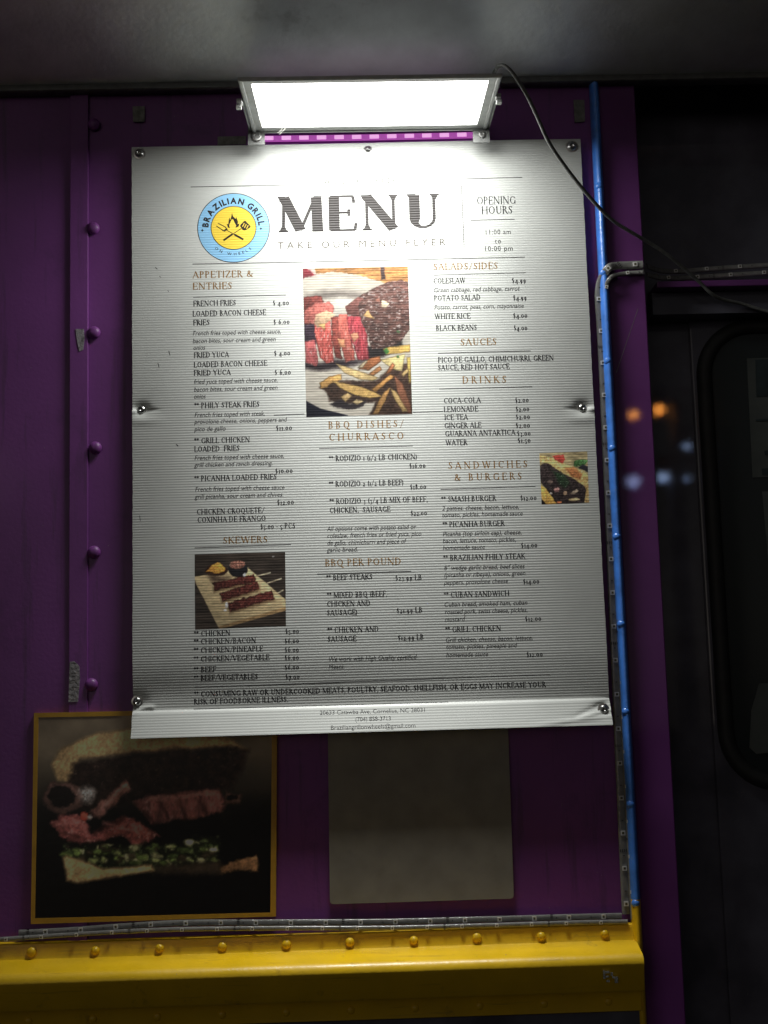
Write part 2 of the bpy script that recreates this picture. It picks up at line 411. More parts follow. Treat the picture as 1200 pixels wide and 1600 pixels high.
hs_.hexa([*quadloop(.08, .92, .05, .55, -.022), *quadloop(.02, .98, .02, .90, -.0036)]); hs_.build('housing', 'alu_dark', fl)
fin = None
for k in range(15):
    u = .08+.84*k/14
    v = MB(); v.obox(LP(u, .28, -.0235), E1*.0012, E2*.034, LN*.003); v.build('cooling_fin', 'alu_dark', fl)
# U bracket: side arms, back strap, bolts
br = MB()
for (u, sgn) in ((-.012, -1), (1.012, 1)):
    br.obox(LP(u, .27, -.010), E1*.0010, E2*.048, LN*.0075)
br.obox(LP(.5, -.075, -.0175), E1*.118, E2*.0012, LN*.0075)
for u in (-.012, 1.012): br.obox(LP(u, -.055, -.010), E1*.0010, E2*.0045, LN*.0075)
br.build('bracket', 'alu_dark', fl)
for (px, py, r) in ((401, 213, .0052), (753, 209.5, .0036)):
    p = at(px, py, YBk-.004)
    t = MB(); t.box(p.x-.009, p.x+.008, YBk-.002, YBk, p.z-.008, p.z+.012); t.build('bracket_tab', 'alu_dark', fl)
    v = MB(); v.lathe((p.x, YBk-.0022, p.z), (0,-1,0), [(r, 0), (r, .0015), (r*.9, .0022), (r*.55, .0023), (r*.5, .0015), (r*.18, .0015)], 18)
    v.build('bolt', 'steel', fl, False)
for (px, py, sgn) in ((374.5, 160, -1), (778, 152, 1)):
    p = at(px, py, -.13); v = MB()
    v.obox(p, E1*.0026, E2*.006, LN*.002); v.obox(p+E1*.001*sgn+Vector((0,.002,-.004)), E1*.0026, E2*.004, LN*.0016)
    bevel(v.build('clip', 'alu', fl), .0006)
wv = MB()
wv.tube([at(397,187,-.032), at(404,193,-.036), at(410,202,-.03), at(414,207,-.026)], .0007, 6)
wv.tube([at(449,196,-.05), at(443,204,-.048), at(437,210,-.046)], .00035, 5); wv.tube([at(444,196,-.05), at(440,203,-.048), at(434,208,-.046)], .00035, 5)
wv.build('loose_wire', 'tape_old', fl)
# the reflector beam of the same lamp
la = bpy.data.lights.new('flood_beam', 'AREA'); la.shape = 'RECTANGLE'
la.size = (LP(eu1,.5)-LP(eu0,.5)).length; la.size_y = (LP(.5,ev1)-LP(.5,ev0)).length
la.energy = BEAM_W; la.color = (1.0, 1.0, .965); la.spread = R(BEAM_SPREAD)
lo = bpy.data.objects.new('flood_beam', la); COL.objects.link(lo); lo.parent = fl
AIM = (LN + Vector((0, .02, 0))).normalized()
zx = -AIM; xx = E1; yy = zx.cross(xx).normalized(); xx = yy.cross(zx)
mm = Matrix((xx, yy, zx)).transposed().to_4x4(); mm.translation = LP(.5, .51, .002); lo.matrix_world = mm

# power cord
cp = [(770,118,-.13),(778,104,-.145),(790,104,-.15),(806,121,-.145),(824,150,-.135),(840,184,-.12),(857,221,-.10),(878,253,-.08),(903,286,-.062),(933,321,-.045),(958,345,-.032),(985,362,-.022),(1012,378,-.012),(1040,396,-.004),(1066,417,.006),(1092,440,.016),(1112,459,.022),(1130,468,.028),(1160,475,.034),(1200,487,.036),(1280,505,.04),(1420,540,.045)]
P = [at(*q) for q in cp]
def catmull(P, k=6):
    out = []
    for i in range(len(P)-1):
        a, b, c, d = P[max(i-1,0)], P[i], P[i+1], P[min(i+2,len(P)-1)]
        for j in range(k):
            t = j/k; out.append(.5*((2*b)+(c-a)*t+(2*a-5*b+4*c-d)*t*t+(3*b-a-3*c+d)*t**3))
    return out+[P[-1]]
cv = MB(); cv.tube(catmull(P), .0019, 10)
tag(cv.build('power_cord', 'cable', None, True), 'thin grey power cord hanging from the flood light across the board corner', 'cord')

# ================================================================== menu board
YB = -.0075
TL = at(206, 230, YB); TR = at(907, 217, YB); BRc = at(952, 1132, YB); BLc = at(209, 1154, YB)
xl = (TL.x+BLc.x)/2; xr = (TR.x+BRc.x)/2; zt = (TL.z+TR.z)/2; zb = (BLc.z+BRc.z)/2
FP = (zt-zb)/231.0; FA = .00012
SCREWS = [(218,240),(575,234),(893,229),(221,640),(910,637),(215.5,1096),(940,1108)]
SXZ = [(at(px,py,YB).x, at(px,py,YB).z) for px,py in SCREWS]
zc = at(300, 1109, YB).z            # crease near the bottom
def sst(a, b, x):
    t = np.clip((x-a)/(b-a), 0, 1); return t*t*(3-2*t)
def D(x, z):
    """outward offset of the sheet (metres, towards the viewer)"""
    x = np.asarray(x, float); z = np.asarray(z, float)
    u = (x-xl)/(xr-xl); v = (zt-z)/(zt-zb)
    d = .0090*np.clip(v,0,1)**2 + .0018*np.sin(math.pi*u)*np.sin(math.pi*np.clip(v*1.02,0,1)) + .0006*np.sin(7*u+2)*np.sin(5*v+1) + .0003*np.sin(17*v+3*u)
    for i, (sx, sz) in enumerate(SXZ):
        r = np.hypot((x-sx)*1.0, (z-sz)*1.25)
        if i < 3: d = d - .0010*np.exp(-(r/.009)**2)
        elif i < 5:
            d = d - .0038*np.exp(-(r/.0075)**2) - .0007*np.exp(-(r/.022)**2)
            sg = 1 if i == 4 else -1
            d = d + .0022*np.exp(-(((z-sz+.002)/.0026)**2))*np.exp(-(((x-sx-sg*.010)/.007)**2)) - .0009*np.exp(-(((z-sz+.001)/.0018)**2))*np.exp(-(((x-sx+sg*.010)/.007)**2))
            d = d + .0009*np.exp(-(((z-sz+.0115)/.005)**2))*np.exp(-(((x-sx)/.018)**2))
        else:
            d = d - .0022*np.exp(-(r/.0095)**2) - .0010*np.exp(-(((z-sz-.006)/.016)**2))*np.exp(-(((x-sx)/.075)**2))
    # sagging towards the crease, a sharp kick out, then a flared hem
    d = d - .0014*sst(zc+.050, zc+.004, z)
    d = d + .0020*sst(zc+.0012, zc-.0024, z) + np.clip(zc-z, 0, 1)*.36
    # diagonal creases running into the lower right screw
    sx, sz = SXZ[6]
    for (ang, off, w, a) in ((R(12), -.002, .0022, .0010), (R(24), .005, .0028, -.0010), (R(5), -.0075, .0020, .0007)):
        q = (x-sx)*-math.sin(ang)+(z-sz)*math.cos(ang)-off; along = (sx-x)
        d = d + a*np.exp(-(q/w)**2)*sst(.085, .01, along)*(along > -.012)
    sx, sz = SXZ[5]
    q = np.hypot(x-sx-.012, z-sz+.028)-.022
    d = d + .0012*np.exp(-(q/.0022)**2)*(x < sx+.016)*sst(sz+.004, sz-.006, z)
    return d
def FL(z):
    t = np.mod((np.asarray(z, float)-zb)/FP, 1.0)
    return FA*(1-4*np.abs(t-.5))
def surf(x, z, lift=0.0): return YB - D(x, z) - FL(z) - lift

board = empty('menu_board', 'white corrugated plastic menu board screwed to the purple truck under the flood light', 'menu board')
nz = 231*4; nxs = 60
# horizontal samples denser near the edges where the screws pull the sheet in
us = np.unique(np.concatenate([np.linspace(0, .08, 18), np.linspace(.08, .92, 40), np.linspace(.92, 1, 18)]))
xs = xl+(xr-xl)*us; zs = zb+(zt-zb)*np.arange(nz+1)/nz
XX, ZZ = np.meshgrid(xs, zs); 
# ragged, slightly chewed outline
edge = .00012*np.sin(ZZ*61)+.0001*np.sin(ZZ*433+1)
XX = XX + edge*np.where(XX < (xl+xr)/2, 1, -1)*np.clip(np.abs(XX-(xl+xr)/2)/((xr-xl)/2), 0, 1)**30
YY = surf(XX, ZZ)
nc = len(xs); nr = nz+1
front = np.stack([XX, YY, ZZ], -1).reshape(-1, 3)
back = np.stack([XX, YY+.0036, ZZ], -1).reshape(-1, 3)
idx = np.arange(nr*nc).reshape(nr, nc)
q = np.stack([idx[:-1,:-1], idx[:-1,1:], idx[1:,1:], idx[1:,:-1]], -1).reshape(-1, 4)
N0 = nr*nc
qb = q[:, ::-1]+N0
rim = []
for a in (idx[0,:], idx[-1,::-1], idx[::-1,0], idx[:,-1]):
    for k in range(len(a)-1): rim.append((a[k], a[k]+N0, a[k+1]+N0, a[k+1]))
sheet = make('sheet', np.vstack([front, back]).tolist(), q.tolist()+qb.tolist()+[tuple(int(i) for i in t) for t in rim], 'sheet', board)
sm = np.zeros(len(sheet.data.polygons), bool); sm[:len(q)] = True; sheet.data.polygons.foreach_set('use_smooth', sm)
md = sheet.modifiers.new('es', 'EDGE_SPLIT'); md.split_angle = R(55)
# screws
for i, (sx, sz) in enumerate(SXZ):
    r = .0047 if i in (0, 2) else (.0033 if i == 1 else .0042)
    y = float(surf(sx, sz)) - .0002
    v = MB(); v.lathe((sx, y, sz), (0,-1,0), [(r*1.35, 0), (r*1.35, .0008), (r, .001), (r*.95, .0022), (r*.75, .0031), (r*.45, .0036), (r*.34, .0030), (r*.1, .0026)], 20)
    shade_angle(v.build('screw', 'steel', board), 40)

# ---------- lettering engine: everything printed follows the corrugations of the sheet
def slice_polys(polys):
    """cut convex (x,z) polygons at every ridge and valley"""
    out = []; h = FP/2
    for p in polys:
        z0 = min(q[1] for q in p); z1 = max(q[1] for q in p)
        k0 = math.floor((z0-zb)/h); k1 = math.floor((z1-zb)/h)
        if k0 == k1: out.append(p); continue
        rest = p
        for k in range(k0+1, k1+1):
            zc_ = zb+k*h; lo = []; hi = []; n = len(rest)
            for i in range(n):
                a = rest[i]; b_ = rest[(i+1) % n]
                if a[1] <= zc_: lo.append(a)
                if a[1] >= zc_: hi.append(a)
                if (a[1]-zc_)*(b_[1]-zc_) < 0:
                    t = (zc_-a[1])/(b_[1]-a[1]); c_ = (a[0]+t*(b_[0]-a[0]), zc_); lo.append(c_); hi.append(c_)
            if len(lo) >= 3: out.append(lo)
            rest = hi
            if len(rest) < 3: break
        if len(rest) >= 3: out.append(rest)
    return out
def print_polys(name, polys, material, parent, lift, step=0.0):
    sl = []; lf = []
    for i, p in enumerate(polys):
        for s_ in slice_polys([p]): sl.append(s_); lf.append(lift+(i % 9)*step)
    n = [len(p) for p in sl]
    pts = np.array([c_ for p in sl for c_ in p], float)
    lifts = np.repeat(np.array(lf), n)
    y = YB - D(pts[:,0], pts[:,1]) - lifts
    t = np.mod((pts[:,1]-zb)/FP, 1.0)
    y = y - FA*(1-4*np.abs(t-.5))
    V = np.stack([pts[:,0], y, pts[:,1]], -1)
    F = []; k = 0
    for c_ in n:
        f = list(range(k, k+c_))
        a2 = sum(pts[f[i]][0]*pts[f[(i+1) % c_]][1]-pts[f[(i+1) % c_]][0]*pts[f[i]][1] for i in range(c_))
        F.append(f if a2 > 0 else f[::-1]); k += c_
    return make(name, V.tolist(), F, material, parent)

# serif capitals built from broad and hair strokes
def arc(cx, cy, rx, ry, a0, a1): return ('a', cx, cy, rx, ry, a0, a1)
def l(x0, y0, x1, y1, w='t'): return ('l', x0, y0, x1, y1, w)
def s(x, y, h=.09): return ('s', x, y, h)
G = {
 'A': (.76, [l(.07,0,.37,1), l(.36,1,.68,0,'T'), l(.17,.34,.55,.34), s(.07,0), s(.68,0,.1)]),
 'B': (.64, [l(.14,0,.14,1,'T'), arc(.28,.76,.22,.24,-90,90), arc(.30,.26,.26,.26,-90,90), l(.1,1,.28,1), l(.14,.52,.3,.52), l(.1,0,.3,0), s(.1,0,.06), s(.1,1,.06)]),
 'C': (.74, [arc(.42,.5,.36,.5,48,312), l(.68,.72,.68,.96)]),
 'D': (.80, [l(.14,0,.14,1,'T'), arc(.30,.5,.42,.5,-90,90), l(.1,1,.32,1), l(.1,0,.32,0), s(.1,0,.06), s(.1,1,.06)]),
 'E': (.62, [l(.14,0,.14,1,'T'), l(.06,1,.55,1), l(.14,.52,.45,.52), l(.06,0,.58,0), l(.54,1,.56,.80), l(.45,.62,.45,.42), l(.57,0,.60,.22)]),
 'F': (.56, [l(.14,0,.14,1,'T'), l(.06,1,.54,1), l(.14,.52,.44,.52), l(.53,1,.55,.80), l(.44,.62,.44,.42), s(.14,0,.1)]),
 'G': (.80, [arc(.42,.5,.36,.5,48,318), l(.68,.72,.68,.96), l(.68,.03,.68,.42,'T'), s(.68,.42,.1)]),
 'H': (.82, [l(.14,0,.14,1,'T'), l(.68,0,.68,1,'T'), l(.14,.52,.68,.52), s(.14,0), s(.14,1), s(.68,0), s(.68,1)]),
 'I': (.30, [l(.15,0,.15,1,'T'), s(.15,0), s(.15,1)]),
 'J': (.34, [l(.18,1,.18,.0,'T'), arc(.04,0,.14,.22,-90,0), s(.18,1)]),
 'K': (.72, [l(.14,0,.14,1,'T'), l(.17,.46,.56,1), l(.27,.58,.66,0,'T'), s(.14,0), s(.14,1), s(.57,1,.08), s(.66,0,.08)]),
 'L': (.60, [l(.14,0,.14,1,'T'), l(.06,0,.54,0), l(.54,0,.58,.24), s(.14,1,.1)]),
 'M': (.98, [l(.12,0,.14,1), l(.14,1,.48,.02,'T'), l(.48,.02,.80,1), l(.82,1,.84,0,'T'), s(.12,0), s(.84,0,.11), s(.09,1,.07), s(.85,1,.08)]),
 'N': (.84, [l(.14,0,.14,1), l(.13,1,.70,.0,'T'), l(.70,0,.70,1), s(.14,0), s(.10,1,.08), s(.70,1)]),
 'O': (.82, [arc(.41,.5,.36,.5,0,360)]),
 'P': (.60, [l(.14,0,.14,1,'T'), arc(.28,.74,.25,.26,-90,90), l(.1,1,.28,1), l(.14,.48,.28,.48), s(.14,0), s(.1,1,.06)]),
 'Q': (.82, [arc(.41,.5,.36,.5,0,360), l(.42,.02,.80,-.24,'T')]),
 'R': (.68, [l(.14,0,.14,1,'T'), arc(.28,.75,.23,.25,-90,90), l(.1,1,.28,1), l(.14,.5,.28,.5), l(.30,.5,.62,0,'T'), s(.14,0), s(.1,1,.06), s(.63,0,.06)]),
 'S': (.54, [arc(.27,.755,.19,.245,35,225), arc(.26,.25,.21,.25,-145,45), l(.45,.74,.45,.94), l(.06,.06,.06,.28), l(.14,.66,.41,.36,'T')]),
 'T': (.68, [l(.34,0,.34,1,'T'), l(.06,1,.62,1), l(.07,1,.05,.78), l(.61,1,.63,.78), s(.34,0,.1)]),
 'U': (.78, [l(.12,1,.12,.3,'TL'), arc(.40,.3,.28,.3,180,360), l(.68,.3,.68,1,'tR'), s(.17,1), s(.66,1)]),
 'V': (.74, [l(.08,1,.38,0,'T'), l(.38,0,.66,1), s(.08,1,.1), s(.66,1)]),
 'W': (1.04, [l(.08,1,.34,0,'T'), l(.34,0,.54,1), l(.52,1,.76,0,'T'), l(.76,0,.96,1), s(.08,1), s(.52,1,.08), s(.96,1,.07)]),
 'X': (.70, [l(.10,1,.60,0,'T'), l(.10,0,.58,1), s(.10,1,.08), s(.60,0,.08), s(.10,0,.07), s(.58,1,.07)]),
 'Y': (.70, [l(.06,1,.34,.48,'T'), l(.34,.48,.62,1), l(.35,0,.35,.5,'T'), s(.06,1,.08), s(.62,1,.07), s(.35,0)]),
 'Z': (.66, [l(.08,1,.58,1), l(.58,1,.08,0,'T'), l(.08,0,.60,0), l(.08,1,.06,.8), l(.59,0,.62,.22)]),
 '0': (.58, [arc(.29,.34,.24,.34,0,360)]),
 '1': (.34, [l(.17,0,.17,.62,'T'), s(.17,0), l(.17,.62,.08,.56)]),
 '2': (.50, [arc(.24,.42,.16,.20,-10,160), l(.39,.36,.07,.02), l(.06,.02,.44,.02,'T')]),
 '3': (.46, [arc(.22,.42,.14,.20,-60,150), arc(.20,.02,.19,.25,-130,80)]),
 '4': (.54, [l(.36,-.25,.36,.62,'T'), l(.36,.62,.05,.05), l(.05,.02,.50,.02)]),
 '5': (.46, [l(.12,.60,.40,.62), l(.12,.60,.10,.28), arc(.20,.04,.20,.27,-130,100)]),
 '6': (.54, [arc(.27,.31,.22,.31,0,360), l(.11,.36,.22,.76,'T2'), l(.22,.76,.42,1.0)]),
 '7': (.48, [l(.06,.60,.44,.60,'T'), l(.43,.60,.18,-.25,'T')]),
 '8': (.52, [arc(.26,.72,.16,.24,0,360), arc(.26,.25,.20,.25,0,360)]),
 '9': (.54, [arc(.26,.32,.20,.30,0,360), arc(.05,.22,.41,.50,-70,0)]),
 '$': (.54, [arc(.27,.66,.18,.21,35,225), arc(.26,.24,.19,.22,-145,45), l(.27,-.12,.27,.99), l(.15,.58,.39,.34,'T')]),
 '.': (.24, [l(.12,0,.12,.13,'T')]), ',': (.24, [l(.13,.12,.13,0,'T'), l(.15,.02,.08,-.16)]),
 '-': (.36, [l(.05,.36,.31,.36,'T2')]), '/': (.50, [l(.04,-.12,.46,1.05)]),
 '(': (.34, [arc(.42,.42,.32,.66,125,235)]), ')': (.34, [arc(-.08,.42,.32,.66,-55,55)]),
 '*': (.40, [l(.20,.52,.20,1.0,'T2'), l(.02,.64,.38,.88,'T2'), l(.02,.88,.38,.64,'T2')]),
 '&': (.86, [arc(.34,.76,.17,.22,0,360), arc(.34,.28,.26,.28,60,330), l(.22,.62,.74,0,'T'), l(.74,.50,.56,.10), s(.72,.5,.1)]),
 ':': (.24, [l(.12,0,.12,.12,'T'), l(.12,.45,.12,.57,'T')]), ' ': (.30, []),
}
def seg_quad(x0, y0, x1, y1, w):
    dx, dy = x1-x0, y1-y0; L_ = math.hypot(dx, dy) or 1; nx, ny = -dy/L_*w/2, dx/L_*w/2
    return [(x0+nx, y0+ny), (x1+nx, y1+ny), (x1-nx, y1-ny), (x0-nx, y0-ny)]
def serif_text(txt, tk=.15, tn=.062, track=0.0):
    P = []; x = 0.0
    for ch_ in txt:
        w, st = G[ch_]
        for q_ in st:
            if q_[0] == 'l':
                _, x0, y0, x1, y1, k = q_
                ox = {'TL': tk/2, 'tR': -tk/2}.get(k, 0)
                if k == 'tR' : ox = -tn*.5
                P.append([(a+x+ox, b_) for a, b_ in seg_quad(x0, y0, x1, y1, {'T': tk, 't': tn, 'T2': tk*.6, 'TL': tk, 'tR': tn}[k])])
            elif q_[0] == 's':
                _, sx, sy, h = q_; d = tn*.5 if sy < .5 else -tn*.5
                P.append([(sx-h-.01+x, sy-tn*.4), (sx+h+.01+x, sy-tn*.4), (sx+h+.01+x, sy+tn*.4), (sx-h-.01+x, sy+tn*.4)])
                # bracket
                e = 1 if sy < .5 else -1
                if tk > .2: P.append([(sx-h*.9+x, sy), (sx+h*.9+x, sy), (sx+tn*.6+x, sy+e*.13), (sx-tn*.6+x, sy+e*.13)])
            else:
                _, cx, cy, rx, ry, a0, a1 = q_
                n = max(5, int(abs(a1-a0)/24)); pi = None
                for i in range(n+1):
                    t = R(a0+(a1-a0)*i/n); c_, s_ = math.cos(t), math.sin(t)
                    wd = tn+(tk-tn)*abs(c_)**1.6
                    if ch_ == 'U' and c_ > 0: wd = tn
                    po = (cx+rx*c_+x, cy+ry*s_); 
                    nrm = Vector((c_/rx, s_/ry)); nrm.normalize()
                    inn = (po[0]-nrm.x*wd, po[1]-nrm.y*wd)
                    if pi: P.append([pi[0], po, inn, pi[1]])
                    pi = (po, inn)
        x += w+track
    return P, x-track
_tmp = {}
def sans_text(txt, shear=0.0, offset=0.0, spacing=1.0):
    if 'M' in txt: offset = min(offset, -.001)
    cu = bpy.data.curves.new('tmp', 'FONT'); cu.body = txt; cu.size = 1.0; cu.shear = shear; cu.offset = offset
    cu.space_character = spacing; cu.resolution_u = 3; cu.fill_mode = 'FRONT'
    o = bpy.data.objects.new('tmp', cu); COL.objects.link(o)
    me = bpy.data.meshes.new_from_object(o); bpy.data.objects.remove(o)
    P = []
    me.calc_loop_triangles()
    for t in me.loop_triangles: P.append([(me.vertices[i].co.x/.70, me.vertices[i].co.y/.70) for i in t.vertices])
    w = max((q_[0] for p in P for q_ in p), default=1); bpy.data.meshes.remove(me)
    return P, w
def place(polys, w, x0, x1, y0, h, y1=None):
    """line of text: left pixel, right pixel, baseline pixel, cap height in pixels"""
    a = at(x0, y0, YB)
    ym = y0-(x1-x0)*.0235 if y1 is None else y1
    b_ = at(x1, ym, YB); k = (b_.x-a.x)/w
    hh = (at(x0, y0-h, YB).z-a.z)
    return [[(a.x+q_[0]*k, a.z+q_[1]*hh) for q_ in p] for p in polys]
TXT = 8.5
def serif(x0, x1, y, txt, h=TXT, material='ink', tk=.18, tn=.098, track=0.02, label=None, name='lettering'):
    P, w = serif_text(txt, tk, tn, track)
    o = print_polys(name, place(P, w, x0, x1, y, h), material, board, .00004, .000004)
    if label: o['label'] = label
    return o
def sans(x0, x1, y, txt, h=7.6, material='ink', shear=.0, offset=0.0, spacing=1.0, label=None):
    P, w = sans_text(txt, shear, offset, spacing)
    o = print_polys('lettering', place(P, w, x0, x1, y, h), material, board, .00004)
    if label: o['label'] = label
    return o
def ital(x0, x1, y, txt): return sans(x0, x1, y, txt, 7.4, 'ink', .22, .006)
def gold(x0, x1, y, txt, h=10.5, track=.06): return serif(x0, x1, y, txt, h, 'gold', .15, .075, track)
def rule(x0, y0, x1, y1, w=1.1, material='ink'):
    a = at(x0, y0, YB); b_ = at(x1, y1, YB); n = max(2, int((b_-a).length/.004)); hw = w*.00064/2
    P = []
    for i in range(n):
        p = a.lerp(b_, i/n); q_ = a.lerp(b_, (i+1)/n)
        if abs(x1-x0) > abs(y1-y0): P.append([(p.x, p.z-hw), (q_.x, q_.z-hw), (q_.x, q_.z+hw), (p.x, p.z+hw)])
        else: P.append([(p.x-hw, p.z), (p.x+hw, p.z), (q_.x+hw, q_.z), (q_.x-hw, q_.z)])
    return print_polys('rule_line', P, material, board, .00004)

for q_ in ((298,292.5,470,289),(646,282,816,277.5),(721,290,725,386),(735,345,804,343),(301,413,820,402.5),(302,465,447,461.5),(677,431,821,427),
           (684,553,829,549),(686,609,831,605),(499,702,645,698),(688,766,836,761),(496,898,642,893.5),(305,857,455,852),
           (428,650,476,648),(645,645.5,692,644),(305,1074,858,1054.5),(304,1108,700,1097)): rule(*q_)
sans(506, 616, 288.5, 'ALL FOOD', 9, 'grey_ink', 0, .0, 1.6)
serif(434, 689, 362, 'MENU', 53, 'ink_menu', .23, .068, .07, 'large dark serif word MENU')
sans(434, 696, 389, 'TAKE OUR MENU FLYER', 10.5, 'header_gold', 0, .002, 1.6)
serif(745, 806, 320, 'OPENING', 12, 'ink', .13, .07); serif(752, 801, 335, 'HOURS', 12, 'ink', .13, .07)
sans(757, 798, 367, '11:00 am', 7.5, 'ink', 0, .006, 1.15); sans(773, 783, 381, 'to', 7.5, 'ink', 0, .006, 1.15); sans(756, 801, 393, '10:00 pm', 7.5, 'ink', 0, .006, 1.15)
gold(301,396,435,'APPETIZER &'); gold(301,363,453,'ENTRIES')
for a in ((302,369,479,'FRENCH FRIES'),(426,452,478,'$ 4.00'),(301,416,495,'LOADED BACON CHEESE'),(302,328,509,'FRIES'),(427,453,508,'$ 6.00'),
          (303,358,560,'FRIED YUCA'),(428,454,557,'$ 4.00'),(303,418,575,'LOADED BACON CHEESE'),(303,361,588,'FRIED YUCA'),(429,455,587,'$ 6.00'),
          (304,406,639,'** PHILY STEAK FRIES'),(431,457,674,'$11.00'),(304,391,694,'** GRILL CHICKEN'),(304,375,707,'LOADED  FRIES'),(430,458,741,'$10.00'),
          (304,433,753,'** PICANHA LOADED FRIES'),(433,460,790,'$12.00'),(308,414,805,'CHICKEN CROQUETE/'),(309,416,817.5,'COXINHA DE FRANGO'),(407,462,828,'$5.00 - 5 PCS'),
          (304,361,995,'** CHICKEN'),(304,401,1007.5,'** CHICKEN/BACON'),(304,412,1021,'** CHICKEN/PINEAPLE'),(304,422,1034.5,'** CHICKEN/VEGETABLE'),(304,339,1051,'** BEEF'),(304,404,1064,'** BEEF/VEGETABLES'),
          (446,468,991,'$5.00'),(445,468,1006,'$6.00'),(445,468,1020,'$6.00'),(445,468,1032,'$6.00'),(445,468,1047,'$6.00'),(446,469,1062,'$7.00'),
          (304,852,1089,'** CONSUMING RAW OR UNDERCOOKED MEATS, POULTRY, SEAFOOD, SHELLFISH, OR EGGS MAY INCREASE YOUR'),(304,451,1101,'RISK OF FOODBORNE ILLNESS.'),
          (514,652,722,'** RODIZIO 1 (1/2 LB CHICKEN)'),(639,665,733,'$16.00'),(514,631,762,'** RODIZIO 2 (1/2 LB BEEF)'),(640,666,766,'$18.00'),
          (515,668,789,'** RODIZIO 3 (3/4 LB MIX OF BEEF,'),(515,610,803,'CHICKEN,  SAUSAGE'),(641,667,807,'$22.00'),
          (510,582,908,'** BEEF STEAKS'),(617,659,908,'$23.99 LB'),(511,605,935,'** MIXED BBQ (BEEF,'),(511,579,949,'CHICKEN AND'),(511,559,962.5,'SAUSAGE)'),(619,660,959,'$21.99 LB'),
          (512,592,989.5,'** CHICKEN AND'),(512,557,1003.5,'SAUSAGE'),(621,662,1001,'$12.99 LB'),
          (677,727,444,'COLESLAW'),(799,822,443,'$4.99'),(678,751,471,'POTATO SALAD'),(801,823,470,'$4.99'),(679,735,500,'WHITE RICE'),(801,824,498,'$4.00'),(681,745,518,'BLACK BEANS'),(802,824,517.5,'$4.00'),
          (684,865,568,'PICO DE GALLO, CHIMICHURRI, GREEN'),(684,796,580,'SAUCE, RED HOT SAUCE'),
          (693,751,631.5,'COCA-COLA'),(693,747,645,'LEMONADE'),(694,731,657.5,'ICE TEA'),(694,752,670.5,'GINGER ALE'),(695,805,683,'GUARANA ANTARTICA'),(696,730,697,'WATER'),
          (804,826,630,'$2.00'),(805,827,644,'$2.00'),(805,828,656,'$2.00'),(805,828,669.5,'$2.00'),(807,829,682,'$3.00'),(808,829,693,'$1.50'),
          (689,775,785.5,'** SMASH BURGER'),(812,838,783,'$12.00'),(691,788,825,'** PICANHA BURGER'),(813,839,857,'$14.00'),(692,820,877,'** BRAZILIAN PHILY STEAK'),(816,842,913.5,'$14.00'),
          (693,795,934.5,'** CUBAN SANDWICH'),(819,845,971.5,'$12.00'),(695,782,988.5,'** GRILL CHICKEN'),(821,847,1027,'$12.00')): serif(*a)
for a in ((301,439,525,'French fries toped with cheese sauce,'),(301,431,537,'bacon bites, sour cream and green'),(302,321,547.5,'onios'),
          (303,434,601,'fried yuca toped with cheese sauce,'),(303,434,613,'bacon bites, sour cream and green'),(303,322,624,'onios'),
          (304,414,653,'French fries toped with steak,'),(304,449,663.5,'provolone cheese, onions, peppers and'),(304,353,675,'pico de gallo'),
          (304,444,720,'French fries toped with cheese sauce,'),(304,426,731,'grill chicken and ranch dressing.'),(305,445,769,'French fries toped with cheese sauce'),(305,443,780.5,'grill picanha, sour cream and chives.'),
          (511,650,831,'All options come with potato salad or'),(511,658,842,'coleslaw, french fries or fried yuca, pico'),(511,635,853,'de gallo, chimichurri and piece of'),(511,559,864,'garlic bread.'),
          (513,651,1034,'We work with High Quality certified'),(513,538,1046,'Meats.'),
          (677,812,458,'Green cabbage, red cabbage, carrot'),(678,818,485,'Potato, carrot, peas, corn, mayonnaise'),
          (690,810,799,'2 patties, cheese, bacon, lettuce,'),(690,816,809.5,'tomato, pickles, homemade sauce'),(691,814,839,'Picanha (top sirloin cap), cheese,'),(691,805,850,'bacon, lettuce, tomato, pickles,'),(691,757,860.5,'homemade sauce'),
          (693,819,892,'8" wedge garlic bread, beef slices'),(693,820,903,'(picanha or ribeye), onions, green'),(693,793,914.5,'peppers, provolone cheese'),
          (693,823,949,'Cuban bread, smoked ham, cuban'),(694,823,960.5,'roasted pork, swiss cheese, pickles,'),(694,726,972,'mustard'),
          (695,831,1004,'Grill chicken, cheese, bacon, lettuce,'),(696,807,1015,'tomato, pickles, pineaple and'),(696,762,1027.5,'homemade sauce')): ital(*a)
for a in ((349,419,850.5,'SKEWERS'),(508,627,886,'BBQ PER POUND'),(677,778,423,'SALADS/SIDES'),(719,776,541,'SAUCES')): gold(*a)
for a in ((513,631,671,'BBQ DISHES/'),(514,631,690,'CHURRASCO'),(722,791,600.5,'DRINKS'),(700,824,734,'SANDWICHES'),(709,815,752.5,'& BURGERS')): gold(*a, h=11, track=.28)
sans(500,663,1117,'20633 Catawba Ave, Cornelius, NC 28031',6.8); sans(555,610,1127,'(704) 858-3713',6.8); sans(517,648,1140,'Braziliangrillonwheels@gmail.com',6.8)

for q_ in ((247,568,249,575,1.2),(264,549,266,556,1.2),(243,418,246,421,1.4),(276,695,279,698,1.6),(219,806,220,815,1.0),(262,454,264,456,1.2),(249,432,252,434,1.0)): 
    a = at(q_[0], q_[1], YB); b_ = at(q_[2], q_[3], YB)
    print_polys('scuff_mark', [seg_quad(a.x, a.z, b_.x, b_.z, q_[4]*.0005)], 'ink', board, .00005)

